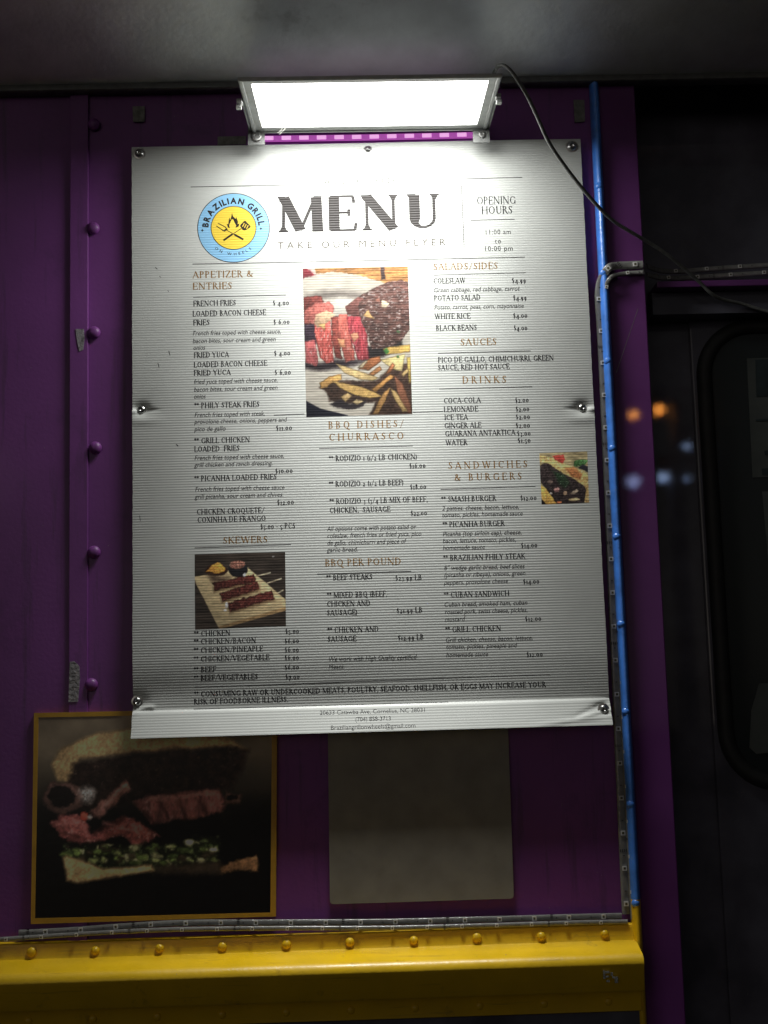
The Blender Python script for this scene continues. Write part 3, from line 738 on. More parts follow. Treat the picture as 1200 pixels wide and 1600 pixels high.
# ---------- round logo
LC = at(365, 356.2, YB); LR = (at(421.5, 355, YB).x-at(308.7, 357.5, YB).x)/2
def disc_polys(r, n=56, r0=0.0):
    P = []
    for k in range(n):
        a, b_ = 2*math.pi*k/n, 2*math.pi*(k+1)/n
        o1 = (LC.x+r*math.cos(a), LC.z+r*math.sin(a)); o2 = (LC.x+r*math.cos(b_), LC.z+r*math.sin(b_))
        if r0: P.append([o1, o2, (LC.x+r0*math.cos(b_), LC.z+r0*math.sin(b_)), (LC.x+r0*math.cos(a), LC.z+r0*math.sin(a))])
        else: P.append([o1, o2, (LC.x, LC.z)])
    return P
logo = print_polys('logo', disc_polys(LR, 64), 'sky_blue', board, .00003); logo['label'] = 'round light blue logo with yellow centre, flame, fork and spatula'
print_polys('outline_ring', disc_polys(LR*1.004, 64, LR*.985), 'logo_black', logo, .00005)
print_polys('centre_disc', disc_polys(LR*.625, 64), 'logo_yellow', logo, .00005)
print_polys('outline_ring', disc_polys(LR*.632, 64, LR*.612), 'logo_black', logo, .00007)
def lz(x, y):    # logo drawing units -> board
    k = LR/517.0; return (LC.x+(x-609)*k, LC.z-(y-612)*k)
def tess(P): return [[P[i] for i in t] for t in tessellate_polygon([[Vector((a, b_, 0)) for a, b_ in P]])]
def icon(name, shapes, lines, material='logo_black', lift=.00008):
    P = []
    for sh in shapes: P += tess([lz(*q_) for q_ in sh])
    for (x0, y0, x1, y1, w) in lines: P.append([lz(*q_) for q_ in seg_quad(x0, y0, x1, y1, w)])
    return print_polys(name, P, material, logo, lift, .000004)
icon('flame', [[(590,388),(603,440),(640,480),(648,448),(674,520),(668,560),(694,548),(682,592),(636,614),(648,575),(622,532),(606,488),(586,482),(572,512),(556,548),(546,578),(556,620),(528,604),(513,548),(532,560),(545,488),(556,455),(562,500),(580,440)]], [])
icon('fork', [[(486,590),(530,632),(480,668),(440,650),(472,646),(496,622)]], [(745,790,510,645,10),(748,790,620,712,28),(388,540,500,603,13),(362,580,465,652,13)])
icon('spatula', [[(778,508),(854,594),(842,618),(772,656),(742,650),(704,595),(706,572),(762,514)]], [(465,797,724,620,10),(462,798,590,708,28)])
icon('spatula_slot', [], [(765,545,738,598,13),(792,560,765,616,13),(820,580,795,630,13)], 'logo_yellow', .00012)
for (cx, cy) in ((162,642),(1000,632)):
    icon('star', [[(cx,cy-26),(cx+7,cy-7),(cx+24,cy),(cx+7,cy+7),(cx,cy+26),(cx-7,cy+7),(cx-24,cy),(cx-7,cy-7)]], [])
def arc_text(txt, r, a0, a1, h, flip, offset):
    ws = []; ps = []
    for ch_ in txt:
        if ch_ == ' ': ws.append(.35); ps.append([]); continue
        P, w = sans_text(ch_, 0, offset); x0 = min(q_[0] for p in P for q_ in p); ps.append([[(q_[0]-x0, q_[1]) for q_ in p] for p in P]); ws.append(w-x0)
    gap = .16 if not flip else .75
    tot = sum(ws)+gap*(len(ws)-1); out = []; x = 0
    k = abs(a1-a0)*r/tot
    for P, w in zip(ps, ws):
        am = a0+(a1-a0)*(x+w/2)/tot; c_, s_ = math.cos(am), math.sin(am)
        tx, tz, ux, uz = (s_, -c_, c_, s_) if not flip else (-s_, c_, -c_, -s_)
        for p in P:
            out.append([(LC.x+c_*r+tx*(q_[0]-w/2)*k+ux*q_[1]*h, LC.z+s_*r+tz*(q_[0]-w/2)*k+uz*q_[1]*h) for q_ in p])
        x += w+gap
    return out
print_polys('lettering', arc_text('BRAZILIAN GRILL', LR*.70, R(178), R(4), LR*.165, False, .045), 'logo_black', logo, .00006)
print_polys('lettering', arc_text('ON WHEELS', LR*.79, R(228), R(308), LR*.072, True, .012), 'logo_black', logo, .00006)

# ---------- printed photographs (colour stored per vertex of a fine grid)
def vnoise(x, y, seed=0):
    xi = np.floor(x).astype(np.int64); yi = np.floor(y).astype(np.int64); fx = x-xi; fy = y-yi
    def h(a, b_):
        n = (a*374761393+b_*668265263+seed*1442695041) & 0xffffffff
        n = ((n ^ (n >> 13))*1274126177) & 0xffffffff
        return ((n ^ (n >> 16)) & 0xffff)/65535.0
    u = fx*fx*(3-2*fx); v = fy*fy*(3-2*fy)
    return (h(xi,yi)*(1-u)+h(xi+1,yi)*u)*(1-v)+(h(xi,yi+1)*(1-u)+h(xi+1,yi+1)*u)*v
def fbm(x, y, seed=0, o=4):
    t = 0; a = .5
    for i in range(o): t = t+a*vnoise(x, y, seed+i); x = x*2.03; y = y*2.03; a *= .5
    return t/(1-.5**o)
def inpoly(X, Y, P):
    ins = np.zeros(X.shape, bool); n = len(P)
    for i in range(n):
        x0, y0 = P[i]; x1, y1 = P[(i+1) % n]
        if y0 == y1: continue
        c_ = ((y0 > Y) != (y1 > Y)) & (X < (x1-x0)*(Y-y0)/(y1-y0)+x0)
        ins ^= c_
    return ins
def polydist(X, Y, P):
    d = np.full(X.shape, 1e9); n = len(P)
    for i in range(n):
        x0, y0 = P[i]; x1, y1 = P[(i+1) % n]; dx, dy = x1-x0, y1-y0
        t = np.clip(((X-x0)*dx+(Y-y0)*dy)/(dx*dx+dy*dy+1e-9), 0, 1)
        d = np.minimum(d, np.hypot(X-x0-t*dx, Y-y0-t*dy))
    return d
class Paint:
    def __init__(s, X, Y, bg): s.X = X; s.Y = Y; s.c = np.ones(X.shape+(3,))*np.array(bg, float)
    def blend(s, m_, col): s.c = s.c*(1-m_[..., None])+np.array(col, float)*m_[..., None] if np.ndim(col) == 1 else s.c*(1-m_[..., None])+col*m_[..., None]
    def poly(s, P, col, **k):
        mg = 3*k.get('wob', 11)+2*k.get('soft', 5)+4
        xs_ = [q_[0] for q_ in P]; ys_ = [q_[1] for q_ in P]
        ok = (s.X > min(xs_)-mg) & (s.X < max(xs_)+mg) & (s.Y > min(ys_)-mg) & (s.Y < max(ys_)+mg)
        if not ok.any(): return
        sub = Paint(s.X[ok], s.Y[ok], (0, 0, 0)); sub.c = s.c[ok]; sub.fill(P, col, **k); s.c[ok] = sub.c
    def fill(s, P, col, var=.2, sc=.04, soft=5, wob=11, edge=0.0, ew=16, seed=1, str_=(1, 1), hi=None, hit=.62):
        wx = (fbm(s.X*.025, s.Y*.025, seed)-.5)*2*wob+(fbm(s.X*.09, s.Y*.09, seed+3)-.5)*wob; wy = (fbm(s.X*.025+9, s.Y*.025, seed+5)-.5)*2*wob+(fbm(s.X*.09+4, s.Y*.09, seed+8)-.5)*wob
        X = s.X+wx; Y = s.Y+wy; d = polydist(X, Y, P); ins = inpoly(X, Y, P)
        sd = np.where(ins, d, -d); m_ = np.clip(sd/soft*.5+.5, 0, 1)
        n_ = fbm(s.X*sc*str_[0], s.Y*sc*str_[1], seed+11)
        col = np.array(col, float)*(1+(n_[..., None]-.5)*2*var)
        fine = fbm(s.X*.13*str_[0], s.Y*.13*str_[1], seed+71, 3)
        col = col*(1+(fine[..., None]-.5)*min(.55, var*1.5))
        px_ = [q_[0] for q_ in P]; py_ = [q_[1] for q_ in P]
        sh = ((s.X-sum(px_)/len(P))*-.35+(s.Y-sum(py_)/len(P))*.9)/(max(max(px_)-min(px_), max(py_)-min(py_))+1)
        col = col*(1-np.clip(sh, -.6, .6)*.55)[..., None]
        if edge: col = col*(1-edge*np.clip(1-d/ew, 0, 1)**1.5)[..., None]
        if hi is not None:
            k = np.clip((fbm(s.X*sc*1.7*str_[0], s.Y*sc*1.7*str_[1], seed+31)-hit)*3.6, 0, 1)[..., None]; col = col*(1-k)+np.array(hi, float)*k
        s.blend(m_, col)
    def ell(s, cx, cy, rx, ry, col, **k): s.poly([(cx+rx*math.cos(t*.349), cy+ry*math.sin(t*.349)) for t in range(18)], col, **k)
    def cap(s, x0, y0, x1, y1, w, col, **k): s.poly(seg_quad(x0, y0, x1, y1, w), col, **k)
def photo(name, corners, off, sc, nx, ny, paint, parent, k=1.0, on_board=True, material='print', y=0, gain=None):
    c0, c1, c2, c3 = corners
    U, V = np.meshgrid((np.arange(nx+1))/nx, (np.arange(ny+1))/ny)
    PX = (c0[0]*(1-U)+c1[0]*U)*(1-V)+(c3[0]*(1-U)+c2[0]*U)*V; PY = (c0[1]*(1-U)+c1[1]*U)*(1-V)+(c3[1]*(1-U)+c2[1]*U)*V
    C = np.clip(paint((PX-off[0])*sc, (PY-off[1])*sc), 0, 255)/255.0
    C = np.where(C <= .04045, C/12.92, ((C+.055)/1.055)**2.4)*k
    lum = C.mean(-1, keepdims=True); C = np.clip(C*.86+lum*.14, 0, .85)
    yy = YB if on_board else y
    A = [at(*c_, yy) for c_ in corners]
    XW = (A[0].x*(1-U)+A[1].x*U)*(1-V)+(A[3].x*(1-U)+A[2].x*U)*V; ZW = (A[0].z*(1-U)+A[1].z*U)*(1-V)+(A[3].z*(1-U)+A[2].z*U)*V
    YW = (YB-D(XW, ZW)-FL(ZW)-.00006) if on_board else np.full(XW.shape, y)
    vs = np.stack([XW, YW, ZW], -1).reshape(-1, 3); idx = np.arange((nx+1)*(ny+1)).reshape(ny+1, nx+1)
    q_ = np.stack([idx[1:,:-1], idx[1:,1:], idx[:-1,1:], idx[:-1,:-1]], -1).reshape(-1, 4)
    o = make(name, vs.tolist(), q_.tolist(), material, parent, True)
    at_ = o.data.color_attributes.new('Col', 'FLOAT_COLOR', 'POINT')
    at_.data.foreach_set('color', np.concatenate([C.reshape(-1,3), np.ones((C.shape[0]*C.shape[1],1))], 1).astype(np.float32).ravel())
    return o
def steak(X, Y):
    p = Paint(X, Y, (214, 206, 190)); n = fbm(X*.012, Y*.05, 3); p.c *= (1+(n[..., None]-.5)*.25)
    p.poly([(190,90),(1080,80),(1080,250),(860,265),(600,178),(350,155),(205,168)], (205,140,66), var=.45, sc=.02, str_=(.4,3), seed=2)
    p.poly([(800,90),(842,90),(850,225),(812,225)], (84,60,56), var=.2)
    p.poly([(70,100),(125,100),(205,178),(70,220)], (150,32,48), var=.3); p.cap(120,108,212,182,16,(225,190,180))
    p.poly([(85,400),(280,342),(460,338),(650,362),(600,400),(420,385),(260,405),(90,440)], (112,102,96), soft=40, var=.1)
    p.poly([(270,440),(420,410),(560,420),(500,520),(420,570),(360,520)], (228,224,212), soft=30, var=.08)
    p.poly([(80,395),(250,372),(275,430),(205,505),(190,655),(80,660)], (128,56,48), var=.35, edge=.3, seed=4)
    p.poly([(80,660),(200,640),(240,800),(180,860),(90,840)], (60,44,58), var=.3, soft=10)
    p.poly([(92,520),(200,450),(330,438),(372,500),(335,585),(205,595),(190,650),(92,640)], (205,104,92), var=.3, sc=.05, edge=.25, seed=6, hi=(235,170,150))
    p.poly([(80,1000),(240,1020),(380,980),(700,985),(720,930),(760,980),(480,1060),(240,1090),(90,1070)], (48,38,44), soft=24)
    p.poly([(98,810),(190,795),(226,1000),(206,1052),(108,1010)], (196,92,92), var=.35, edge=.3, seed=7, hi=(240,205,200), str_=(1,.5))
    p.poly([(185,640),(335,600),(355,800),(372,1010),(300,1018),(238,960),(200,800)], (208,86,76), var=.4, edge=.3, seed=8, hi=(245,215,205), hit=.6, str_=(1.4,.5))
    p.poly([(195,560),(300,520),(385,560),(330,620),(215,690),(195,640)], (226,186,146), var=.2, seed=9)
    p.poly([(347,585),(412,575),(424,700),(446,985),(384,965),(352,800)], (160,70,58), var=.3, edge=.55, seed=10)
    p.poly([(413,560),(500,558),(522,700),(572,985),(480,1014),(432,850),(403,720)], (212,100,84), var=.3, edge=.35, seed=12, hi=(240,190,175), str_=(1.5,.4))
    p.poly([(488,580),(612,568),(682,750),(714,985),(592,992),(542,830),(500,680)], (186,58,70), var=.4, edge=.35, seed=13, hi=(235,160,160), str_=(1.5,.4))
    p.poly([(690,860),(1000,800),(1030,880),(820,960),(700,990)], (44,40,40), soft=14, var=.3)
    p.poly([(480,485),(600,388),(860,252),(1000,228),(1090,268),(1090,690),(1000,810),(860,870),(722,890),(692,760),(612,582),(500,562)], (104,70,62), var=.5, sc=.035, edge=.25, seed=14, hi=(214,196,190), hit=.56, str_=(.7,1.4))
    p.poly([(480,485),(600,390),(640,400),(590,480),(610,575),(500,560)], (140,84,76), var=.25, seed=17)
    for q_, c_ in (([(640,575),(690,513),(745,598)], (238,186,112)), ([(820,415),(892,448),(850,506),(812,490)], (242,222,188)), ([(748,432),(792,398),(805,440)], (196,126,104)),
                   ([(528,742),(590,724),(606,776),(550,824)], (228,154,112)), ([(404,790),(470,795),(482,862),(428,872)], (232,156,104)), ([(220,650),(292,640),(286,706)], (238,190,112))):
        p.poly(q_, c_, var=.12, edge=.25, ew=10)
    p.poly([(230,1240),(400,1180),(760,1180),(900,1060),(1095,1000),(1110,1500),(700,1500),(760,1380),(500,1400),(330,1370),(300,1290)], (74,54,44), var=.5, soft=10, seed=19)
    p.poly([(330,1400),(430,1350),(520,1400),(680,1360),(640,1420),(520,1450),(440,1440)], (52,46,50), soft=8)
    fr = (([(385,1015),(430,1030),(640,1100),(785,1150),(740,1184),(600,1168),(470,1112)],(238,204,134)),([(830,885),(880,865),(1090,838),(1090,912),(860,938)],(228,184,84)),
          ([(800,985),(1038,928),(1012,1092),(940,1082),(840,1020)],(240,216,142)),([(600,1072),(700,972),(800,948),(812,1000),(700,1084)],(176,106,56)),([(690,1122),(800,1040),(824,1080),(740,1134)],(202,134,72)),
          ([(236,1200),(330,1140),(442,1118),(442,1172),(330,1212),(312,1242),(248,1262)],(218,164,84)),([(348,1178),(430,1193),(640,1240),(760,1288),(824,1330),(700,1344),(560,1312),(430,1252)],(230,184,98)),
          ([(718,1262),(900,1118),(934,1140),(762,1294)],(220,156,74)),([(930,1118),(1012,1200),(1092,1400),(1102,1492),(1030,1472),(960,1280)],(146,92,64)),([(900,1250),(960,1288),(1062,1462),(1010,1472),(920,1320)],(224,184,112)),
          ([(840,1280),(902,1238),(852,1370),(790,1492),(730,1497),(780,1380)],(188,138,72)),([(1050,960),(1090,955),(1098,1200),(1070,1204)],(232,196,92)),([(430,1330),(500,1293),(546,1320),(480,1382)],(228,188,122)),
          ([(540,1376),(580,1348),(652,1370),(590,1408)],(228,198,142)),([(850,1120),(920,1010),(945,1040),(900,1110)],(196,120,70)),([(640,1010),(690,985),(640,1060),(590,1060)],(222,200,160)),([(1000,1120),(1060,1060),(1070,1100),(1020,1150)],(230,190,120)))
    for i, (q_, c_) in enumerate(fr): p.poly(q_, c_, var=.22, sc=.03, edge=.5, ew=16, wob=5, seed=40+i)
    p.poly([(828,905),(860,872),(892,905),(850,934)], (66,128,58), var=.3); p.ell(975,725,18,16,(90,120,80)); p.ell(970,960,12,12,(80,120,60))
    p.poly([(90,1355),(250,1440),(500,1500),(490,1540),(90,1540)], (30,32,46), wob=2, var=.1)
    return p.c
def skewers(X, Y):
    p = Paint(X, Y, (58,50,44)); n = fbm(X*.006, Y*.05, 3); p.c *= (1+(n[..., None]-.5)*.9)
    p.poly([(95,370),(690,268),(1110,622),(1110,735),(380,945),(120,440)], (202,178,130), var=.2, sc=.03, str_=(.3,2), wob=3)
    p.poly([(1110,700),(1110,740),(385,945),(372,915)], (150,120,78), var=.2, wob=2)
    p.ell(345,300,122,66,(52,30,22)); p.poly([(235,305),(300,240),(362,208),(442,268),(432,312),(340,332)], (236,160,42), var=.3, sc=.08)
    p.ell(582,285,108,90,(32,32,36)); p.ell(575,236,90,44,(150,96,80), var=.7, sc=.09, hi=(235,220,190), hit=.6)
    p.poly([(240,340),(500,380),(420,440),(300,430)], (90,70,55), soft=30)
    for i, (x0, y0, x1, y1, w) in enumerate(((310,478,765,382,86),(395,595,815,460,92),(478,705,970,565,100))):
        p.cap(x0+6, y0+34, x1+6, y1+34, w*.7, (120,92,62), soft=18)
        p.cap(x0, y0, x1, y1, w, (88,40,34), var=.6, sc=.05, edge=.4, ew=20, wob=16, seed=50+i, hi=(170,110,96), hit=.64)
    for q_ in ((785,362,942,325),(895,444,1062,388),(1015,548,1082,520)): p.cap(*q_, 12, (224,204,164), wob=1)
    p.ell(652,350,18,18,(225,222,222)); p.ell(456,682,18,32,(222,220,220)); p.ell(446,738,18,14,(225,222,222)); p.ell(968,142,14,5,(190,190,190))
    return p.c
def sandwich(X, Y):
    p = Paint(X, Y, (182,164,118)); n = fbm(X*.012, Y*.03, 3); p.c *= (1+(n[..., None]-.5)*.7)
    p.poly([(15,110),(230,170),(430,260),(720,380),(815,480),(815,890),(700,890),(740,700),(560,480),(330,370),(160,250),(15,230)], (226,182,106), var=.4, sc=.025, seed=3, hi=(248,232,190), hit=.6)
    p.poly([(420,330),(560,300),(690,420),(660,500),(520,460)], (196,120,62), var=.3, soft=14)
    p.poly([(228,130),(400,110),(424,190),(378,254),(260,192)], (204,66,50), var=.3); p.poly([(550,220),(640,190),(785,190),(720,290),(560,300)], (74,124,66), var=.6, sc=.05, hi=(180,210,160))
    p.poly([(700,268),(790,300),(790,392),(620,322)], (54,54,62))
    p.poly([(30,295),(100,240),(180,258),(400,410),(560,490),(720,600),(752,680),(722,872),(270,885),(130,662),(30,520)], (56,46,46), var=.6, sc=.04, seed=6, hi=(130,110,104), hit=.64)
    p.poly([(220,360),(420,430),(500,560),(420,640),(330,580)], (40,58,40), var=.7, sc=.06, soft=20, hi=(200,214,190), hit=.66)
    p.ell(288,660,44,34,(186,130,124), var=.4); p.poly([(495,715),(600,655),(635,680),(560,735)], (170,150,128), var=.3); p.ell(565,812,90,26,(222,190,136), edge=.3); p.ell(425,720,26,34,(172,140,110)); p.ell(190,540,40,28,(120,100,90)); p.ell(200,722,26,14,(220,190,180))
    p.poly([(40,590),(130,655),(290,880),(60,900)], (228,172,64), var=.3, sc=.03, hi=(250,220,150)); p.poly([(40,790),(130,890),(40,900)], (24,22,24)); p.ell(330,858,40,16,(200,110,60))
    return p.c
pc = photo('picture', [(473,420),(637,417),(644,648),(479,653)], (460,400), 6.0, 180, 250, steak, board, .62); pc['label'] = 'printed picture of sliced steak with fries on a plate'
pc = photo('picture', [(305,867),(446,863.5),(447.5,979),(306,984.5)], (290,850), 7.06, 150, 126, skewers, board, 1.3); pc['label'] = 'printed picture of meat skewers on a wooden board'
pc = photo('picture', [(842,709),(917,706),(919.5,786),(845.5,789.5)], (840,700), 10.0, 84, 90, sandwich, board, 1.3); pc['label'] = 'small printed picture of a sandwich with dark meat'

# ================================================================== burger poster
poster = empty('burger_poster', 'dark beef sandwich poster with a thin yellow border, left below the menu board', 'poster')
YP = -.0036
PO = [(53,1114),(433,1106),(431,1432),(48,1444)]; PI = [(60,1121),(425,1114),(422.5,1426),(54.5,1435)]
def frame_mesh(outer, inner, y0, y1):
    A = [at(*c_, y0) for c_ in outer]; B = [at(*c_, y0) for c_ in inner]; v = MB()
    A2 = [Vector((a.x, y1, a.z)) for a in A]; B2 = [Vector((a.x, y1, a.z)) for a in B]
    v.v = A+B+A2+B2
    for k in range(4):
        j = (k+1) % 4; v.f += [(k, j, 4+j, 4+k), (k, k+8, j+8, j), (4+k, 4+j, 12+j, 12+k)]; v.mi += [0,0,0]
    return v
frame_mesh(PO, PI, YP-.0006, .0005).build('border', 'poster_border', poster)
def burger(X, Y):
    p = Paint(X, Y, (0,0,0))
    n = fbm(X*.01, Y*.01, 3); t = np.clip((Y-250)/330, 0, 1)
    g_ = (1-t)**1.3; base = np.stack([92*g_+9, 80*g_+8, 62*g_+8], -1)*(.8+.4*n[..., None]); p.c = base
    p.poly([(140,470),(1060,440),(1060,900),(120,900)], (9,8,9), soft=60, var=.2)
    p.poly([(200,292),(240,222),(380,165),(520,148),(900,188),(968,232),(920,222),(520,246),(310,268),(284,362),(224,356)], (178,142,92), var=.3, sc=.02, edge=.3, seed=3, wob=5, soft=7)
    p.poly([(284,285),(520,240),(900,214),(972,236),(955,300),(905,385),(600,430),(330,470),(250,420)], (36,24,20), var=.6, soft=12, hi=(110,84,70), hit=.72)
    p.ell(246,420,80,64,(92,64,56), var=.3, edge=.3); p.ell(240,415,54,44,(18,13,13)); p.ell(338,410,26,30,(150,140,134), soft=18, var=.6, sc=.12)
    p.poly([(345,482),(490,348),(514,380),(390,506)], (150,96,84), var=.35, edge=.4, sc=.05)
    p.poly([(195,520),(230,488),(320,490),(362,560),(480,488),(560,518),(624,570),(540,618),(480,572),(310,604),(235,575)], (158,80,74), var=.4, edge=.45, ew=20, sc=.04, seed=8, hi=(196,140,130))
    p.poly([(518,440),(580,408),(860,383),(892,440),(862,482),(680,512),(590,528)], (142,82,76), var=.45, edge=.4, ew=20, sc=.04, seed=9, hi=(190,140,130), str_=(1,.5))
    for (x0, y0, x1, y1, w, c_) in ((360,560,480,500,10,(60,26,24)),(250,560,330,585,8,(70,32,30)),(410,520,540,560,7,(196,120,110)),(560,470,600,520,9,(58,28,26)),(620,440,660,505,9,(66,32,30)),(700,420,720,500,8,(70,36,32)),(780,405,800,480,8,(66,32,30)),(560,430,850,400,7,(184,126,112)),(380,480,490,366,6,(200,140,124)),(230,520,310,512,7,(196,118,108))):
        p.cap(x0, y0, x1, y1, w, c_, soft=9, wob=12, var=.3, seed=int(x0))
    p.poly([(875,398),(945,408),(934,452),(868,442)], (112,76,62), edge=.5, ew=12); p.ell(905,420,24,12,(20,14,13))
    p.ell(332,492,16,16,(228,70,44), var=.1); p.ell(355,500,10,7,(210,180,170))
    p.poly([(248,600),(420,600),(600,610),(850,568),(858,668),(600,704),(400,706),(258,650)], (26,30,18), var=.6, hi=(120,138,76), hit=.55, sc=.03, wob=20, soft=12)
    rs = np.random.RandomState(5)
    for k in range(84):
        x_ = rs.uniform(255, 690) if k < 62 else rs.uniform(700, 850); y_ = 640+rs.uniform(-34,38)-(12 if x_ > 700 else 0)
        p.ell(x_, y_, rs.uniform(6,24), rs.uniform(5,15), [(150,160,92),(110,130,60),(188,186,128),(60,50,34),(78,96,44)][k % 5], var=.4, seed=k, edge=.45, ew=9, wob=9)
    p.poly([(600,690),(862,670),(862,716),(600,712)], (58,46,34), soft=14)
    p.poly([(246,650),(262,640),(400,695),(590,682),(602,706),(430,732),(300,752),(262,742)], (206,166,108), var=.25, edge=.3, seed=4, wob=5, soft=7)
    p.poly([(858,690),(1000,640),(1016,660),(1010,702),(858,716)], (150,104,64), var=.35, edge=.3)
    return p.c
photo('picture', PI, (0,1080), 2.5, 300, 256, burger, poster, 2.5, on_board=False, material='print_poster', y=YP)

# ================================================================== plain grey plate (its code is left blank)
pl = MB(); A = [at(*c_, -.0030) for c_ in ((512,1120),(793,1112),(803,1404),(515.5,1413))]
def round_quad(A, r, n=5):
    out = []
    for i in range(4):
        a, b_, c_ = A[i-1], A[i], A[(i+1) % 4]; e = (a-b_).normalized(); f = (c_-b_).normalized()
        for k in range(n+1):
            t = k/n; out.append(b_+e*r*(1-t)**2+f*r*t**2)
    return out
fr = round_quad(A, .004); bk_ = [Vector((p.x, .0, p.z)) for p in fr]; n = len(fr)
pl.v = fr+bk_; pl.f = [tuple(range(n))]+[(k, k+n, (k+1) % n+n, (k+1) % n) for k in range(n)]; pl.mi = [0]*len(pl.f)
tag(pl.build('plate', 'plate'), 'blank grey rounded plate on the purple panel below the menu board', 'plate')

# ================================================================== LED strips
cb = MB(); cb.box(-.0022,.0022,-.0012,0,-.0022,.0022); cb.box(-.0011,.0011,-.00135,-.0011,-.0011,.0011, 1)
co_ = cb.build('led_chip', 'chip', None, False, ['chip', 'chip_eye']); CHIP = co_.data; bpy.data.objects.remove(co_)
cb = MB(); cb.box(-.0020,.0020,-.0006,0,-.0048,.0048)
co_ = cb.build('led_chip', 'chip_lit'); CHIP_LIT = co_.data; bpy.data.objects.remove(co_)
rbx = MB(); rbx.box(-.0008,.0008,-.0006,0,-.0005,.0005); co_ = rbx.build('resistor', 'solder'); RES = co_.data; bpy.data.objects.remove(co_)
pdb = MB()
for k in range(4): pdb.box(-.0036+.002*k, -.0026+.002*k, -.0003, 0, -.0013, .0013)
co_ = pdb.build('solder_pads', 'solder'); PADS = co_.data; bpy.data.objects.remove(co_)
def strip(label, pts, width, thick, pitch, start, material='sleeve', chips=True, k=6, group='LED strips on the truck', chip=None):
    e = empty('led_strip', label, 'LED strip', group)
    Q = catmull([Vector(p) for p in pts], k); v = MB(); sides = []
    # bulging silicone profile
    prof = [(-.5, 0), (-.5, .55), (-.40, .9), (-.2, 1), (.2, 1), (.40, .9), (.5, .55), (.5, 0)]
    dist = 0; D_ = [0]
    for i in range(1, len(Q)): dist += (Q[i]-Q[i-1]).length; D_.append(dist)
    T = []
    for i, p in enumerate(Q):
        t = (Q[min(i+1,len(Q)-1)]-Q[max(i-1,0)]).normalized(); T.append(t)
        sd = Vector((-t.z, 0, t.x)).normalized(); nr_ = Vector((0,-1,0))
        for (a, h) in prof: v.v.append(p+sd*(a*width)+nr_*(h*thick))
    m_ = len(prof)
    for i in range(len(Q)-1):
        for j in range(m_-1): v.f.append((i*m_+j, i*m_+j+1, (i+1)*m_+j+1, (i+1)*m_+j)); v.mi.append(0)
    for b_ in (0, (len(Q)-1)*m_): v.f.append(tuple(b_+j for j in range(m_))); v.mi.append(0)
    o = v.build('sleeve', material, e); shade_angle(o, 50)
    sdist = start; c_ = 0
    def loc(sv):
        i = max(1, next((i for i, d in enumerate(D_) if d >= sv), len(D_)-1)); f = (sv-D_[i-1])/max(1e-9, D_[i]-D_[i-1]); return Q[i-1].lerp(Q[i], f), T[i]
    if chips:
        while sdist < dist:
            p, t = loc(sdist); a = math.atan2(t.x, t.z)
            sc_ = min(1.0, width/.0062)
            inst('led_chip', chip or CHIP, p+Vector((0,-thick*1.0-.0001,0)), e, (0, a, 0), (sc_,1,sc_))
            if chip is None and sdist+pitch*.36 < dist:
                p, t = loc(sdist+pitch*.36); inst('resistor', RES, p+Vector((0,-thick-.0001,0)), e, (0, a, 0), (sc_,1,sc_))
            if chip is None and c_ % 3 == 1 and sdist+pitch*.5 < dist:
                p, t = loc(sdist+pitch*.5); inst('solder_pads', PADS, p+Vector((0,-thick-.0001,0)), e, (0, a, 0), (sc_,1,sc_))
            sdist += pitch; c_ += 1
    return e
def A3(px, py, y): return at(px, py, y)
# vertical pair beside the blue bead, bending over it at the top and running right
strip('flat LED strip beside the blue bead, outer and wider of the vertical pair',
      [A3(978.5,1428,-.001),A3(976,1380,-.0012),A3(964,1110,-.001),A3(955,900,-.0015),A3(947.5,720,-.001),A3(942.5,600,-.0018),A3(938,510,-.0015),A3(935,470,-.002),A3(937,445,-.004),A3(944,428,-.009),A3(952.5,418,-.0125),A3(965,415.5,-.006),A3(985,414.6,-.0035),A3(1004,413.8,-.004)], .0082, .0026, .0335, .010)
strip('thin LED strip pressed between the outer strip and the blue bead, inner of the pair',
      [A3(988.5,1436,-.002),A3(986,1390,-.002),A3(972.5,1110,-.002),A3(963.5,900,-.002),A3(956,720,-.003),A3(950.5,600,-.002),A3(946.5,520,-.003),A3(944.5,475,-.004),A3(946.5,450,-.008),A3(952,437,-.0125),A3(962,430.5,-.008),A3(985,427.6,-.0035),A3(1005,426.4,-.004)], .0046, .0036, .0335, .026)
strip('upper of two LED strips crossing above the dark door', [A3(1010,416,.006),A3(1030,423,.030),A3(1060,424.5,.045),A3(1100,421.5,.05),A3(1200,414.5,.05),A3(1330,407,.05)], .0052, .0024, .036, .055, 'sleeve')
strip('lower of two LED strips crossing above the dark door', [A3(1010,429,.006),A3(1030,434,.030),A3(1060,435,.045),A3(1100,433,.05),A3(1200,426.5,.05),A3(1330,419,.05)], .0052, .0024, .036, .045, 'sleeve')
strip('upper of two LED strips lying along the top of the yellow rail',
      [A3(971,1431,-.0012),A3(900,1432.5,-.0012),A3(750,1436.5,-.0012),A3(600,1440,-.0015),A3(450,1441,-.002),A3(300,1441.5,-.003),A3(200,1446,-.002),A3(120,1452.5,-.002),A3(30,1457.5,-.002)], .0058, .0026, .0335, .018)
strip('lower of two LED strips lying along the top of the yellow rail',
      [A3(980,1440,-.0045),A3(900,1441.5,-.0045),A3(750,1446,-.0045),A3(600,1449.5,-.005),A3(450,1450,-.0055),A3(300,1451.5,-.006),A3(200,1455,-.005),A3(100,1461,-.005),A3(-20,1468.5,-.005),A3(-200,1475,-.005)], .0044, .0030, .0335, .026)
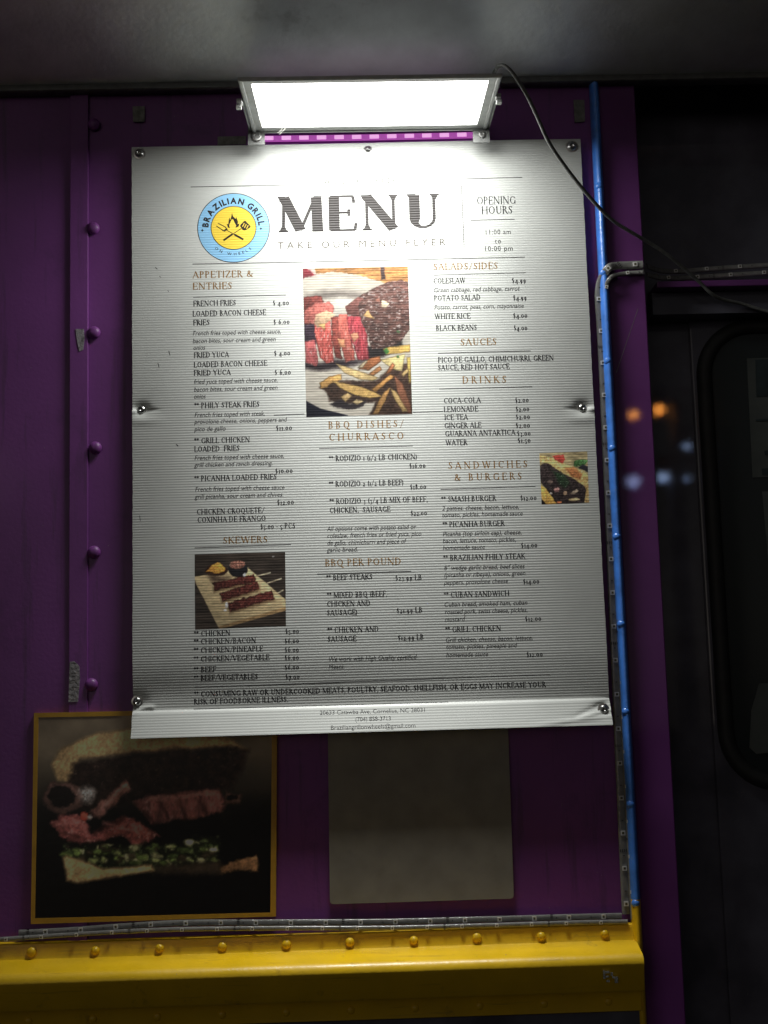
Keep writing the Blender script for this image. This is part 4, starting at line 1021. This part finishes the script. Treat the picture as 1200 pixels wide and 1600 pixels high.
strip('pink glowing LED strip tucked under the flood light along the board top', [A3(408,217.5,-.006),A3(580,215,-.006),A3(742,211.5,-.006)], .0062, .0022, .0182, .008, 'pinkstrip', chip=CHIP_LIT)

# ================================================================== tape scraps
def scrap(label, P, material='tape', y=-.0018, group='torn tape scraps'):
    e = flat_sheet('tape_scrap', P, material, y, .0009); tag(e, label, 'tape', group); return e
scrap('small torn silver tape scrap beside the second rivet', [(118,514),(131,514),(132,530),(130,546),(124,549),(121,536)], y=-.0035)
scrap('long torn silver tape scrap beside the lowest rivet', [(109,1034),(116,1033),(124,1041),(125,1060),(122,1096),(107,1097),(108,1060)], y=-.0035)
scrap('square grey tape patch over a screw, left above the board', [(207,166),(226,166),(226,190),(208,190)], 'tape_old')
scrap('square grey tape patch over a screw, right above the board', [(896,156),(913,156),(914,190),(898,191)], 'tape_old')
scrap('strip of old grey tape left of the flood light bracket', [(340,213.5),(384,212.5),(384,225),(340,226)], 'tape_old')

# ================================================================== street lamps behind the viewer, seen as reflections in the glossy paint
def street_lamp(label, px, py, y, dist, colr, strength, r):
    v = ray(px, py).normalized(); p0 = at(px, py, y); d = Vector((v.x, -v.y, v.z)); p = p0+d*(dist/abs(d.y))
    e = empty('street_lamp', label, 'street lamp', 'street lamps across the road')
    b_ = MB(); b_.tube([(p.x+.5, p.y, -1.7), (p.x+.5, p.y, p.z+.2)], [.09, .06], 10); b_.tube([(p.x+.5, p.y, p.z+.2), (p.x, p.y, p.z+.24)], .03, 8); b_.build('pole', 'pole', e)
    h = MB(); h.lathe((p.x, p.y, p.z+.26), (0,0,-1), [(.05, 0), (r*1.2, .05), (r*1.3, .26-r*.6)], 14); h.build('lamp_shade', 'pole', e)
    mt = mat('lamp_glow', colr, .5, emit=colr, estr=strength)
    g_ = MB(); g_.lathe(p, (0,0,1), [(r*math.sin(t*.3491/1.0), -r*math.cos(t*.3491)) for t in range(1, 9)], 14); g_.build('bulb', mt, e, True)
street_lamp('orange sodium street lamp mirrored in the purple post', 990, 648, -.0015, 14, (1,.36,.06), 26, .042)
street_lamp('orange sodium street lamp mirrored in the dark door recess', 1030, 640, REC, 14, (1,.36,.06), 30, .052)
street_lamp('bluish street lamp mirrored high in the dark door recess', 1073, 697, REC, 16, (.45,.62,1), 9, .040)
street_lamp('bluish street lamp mirrored in the purple post', 990, 752, -.0015, 15, (.45,.55,1), 8, .075)
street_lamp('bluish street lamp mirrored low in the dark door recess', 1036, 745, REC, 15, (.45,.62,1), 10, .060)
street_lamp('dim bluish street lamp mirrored low in the dark door recess', 1072, 747, REC, 17, (.45,.62,1), 4.5, .045)
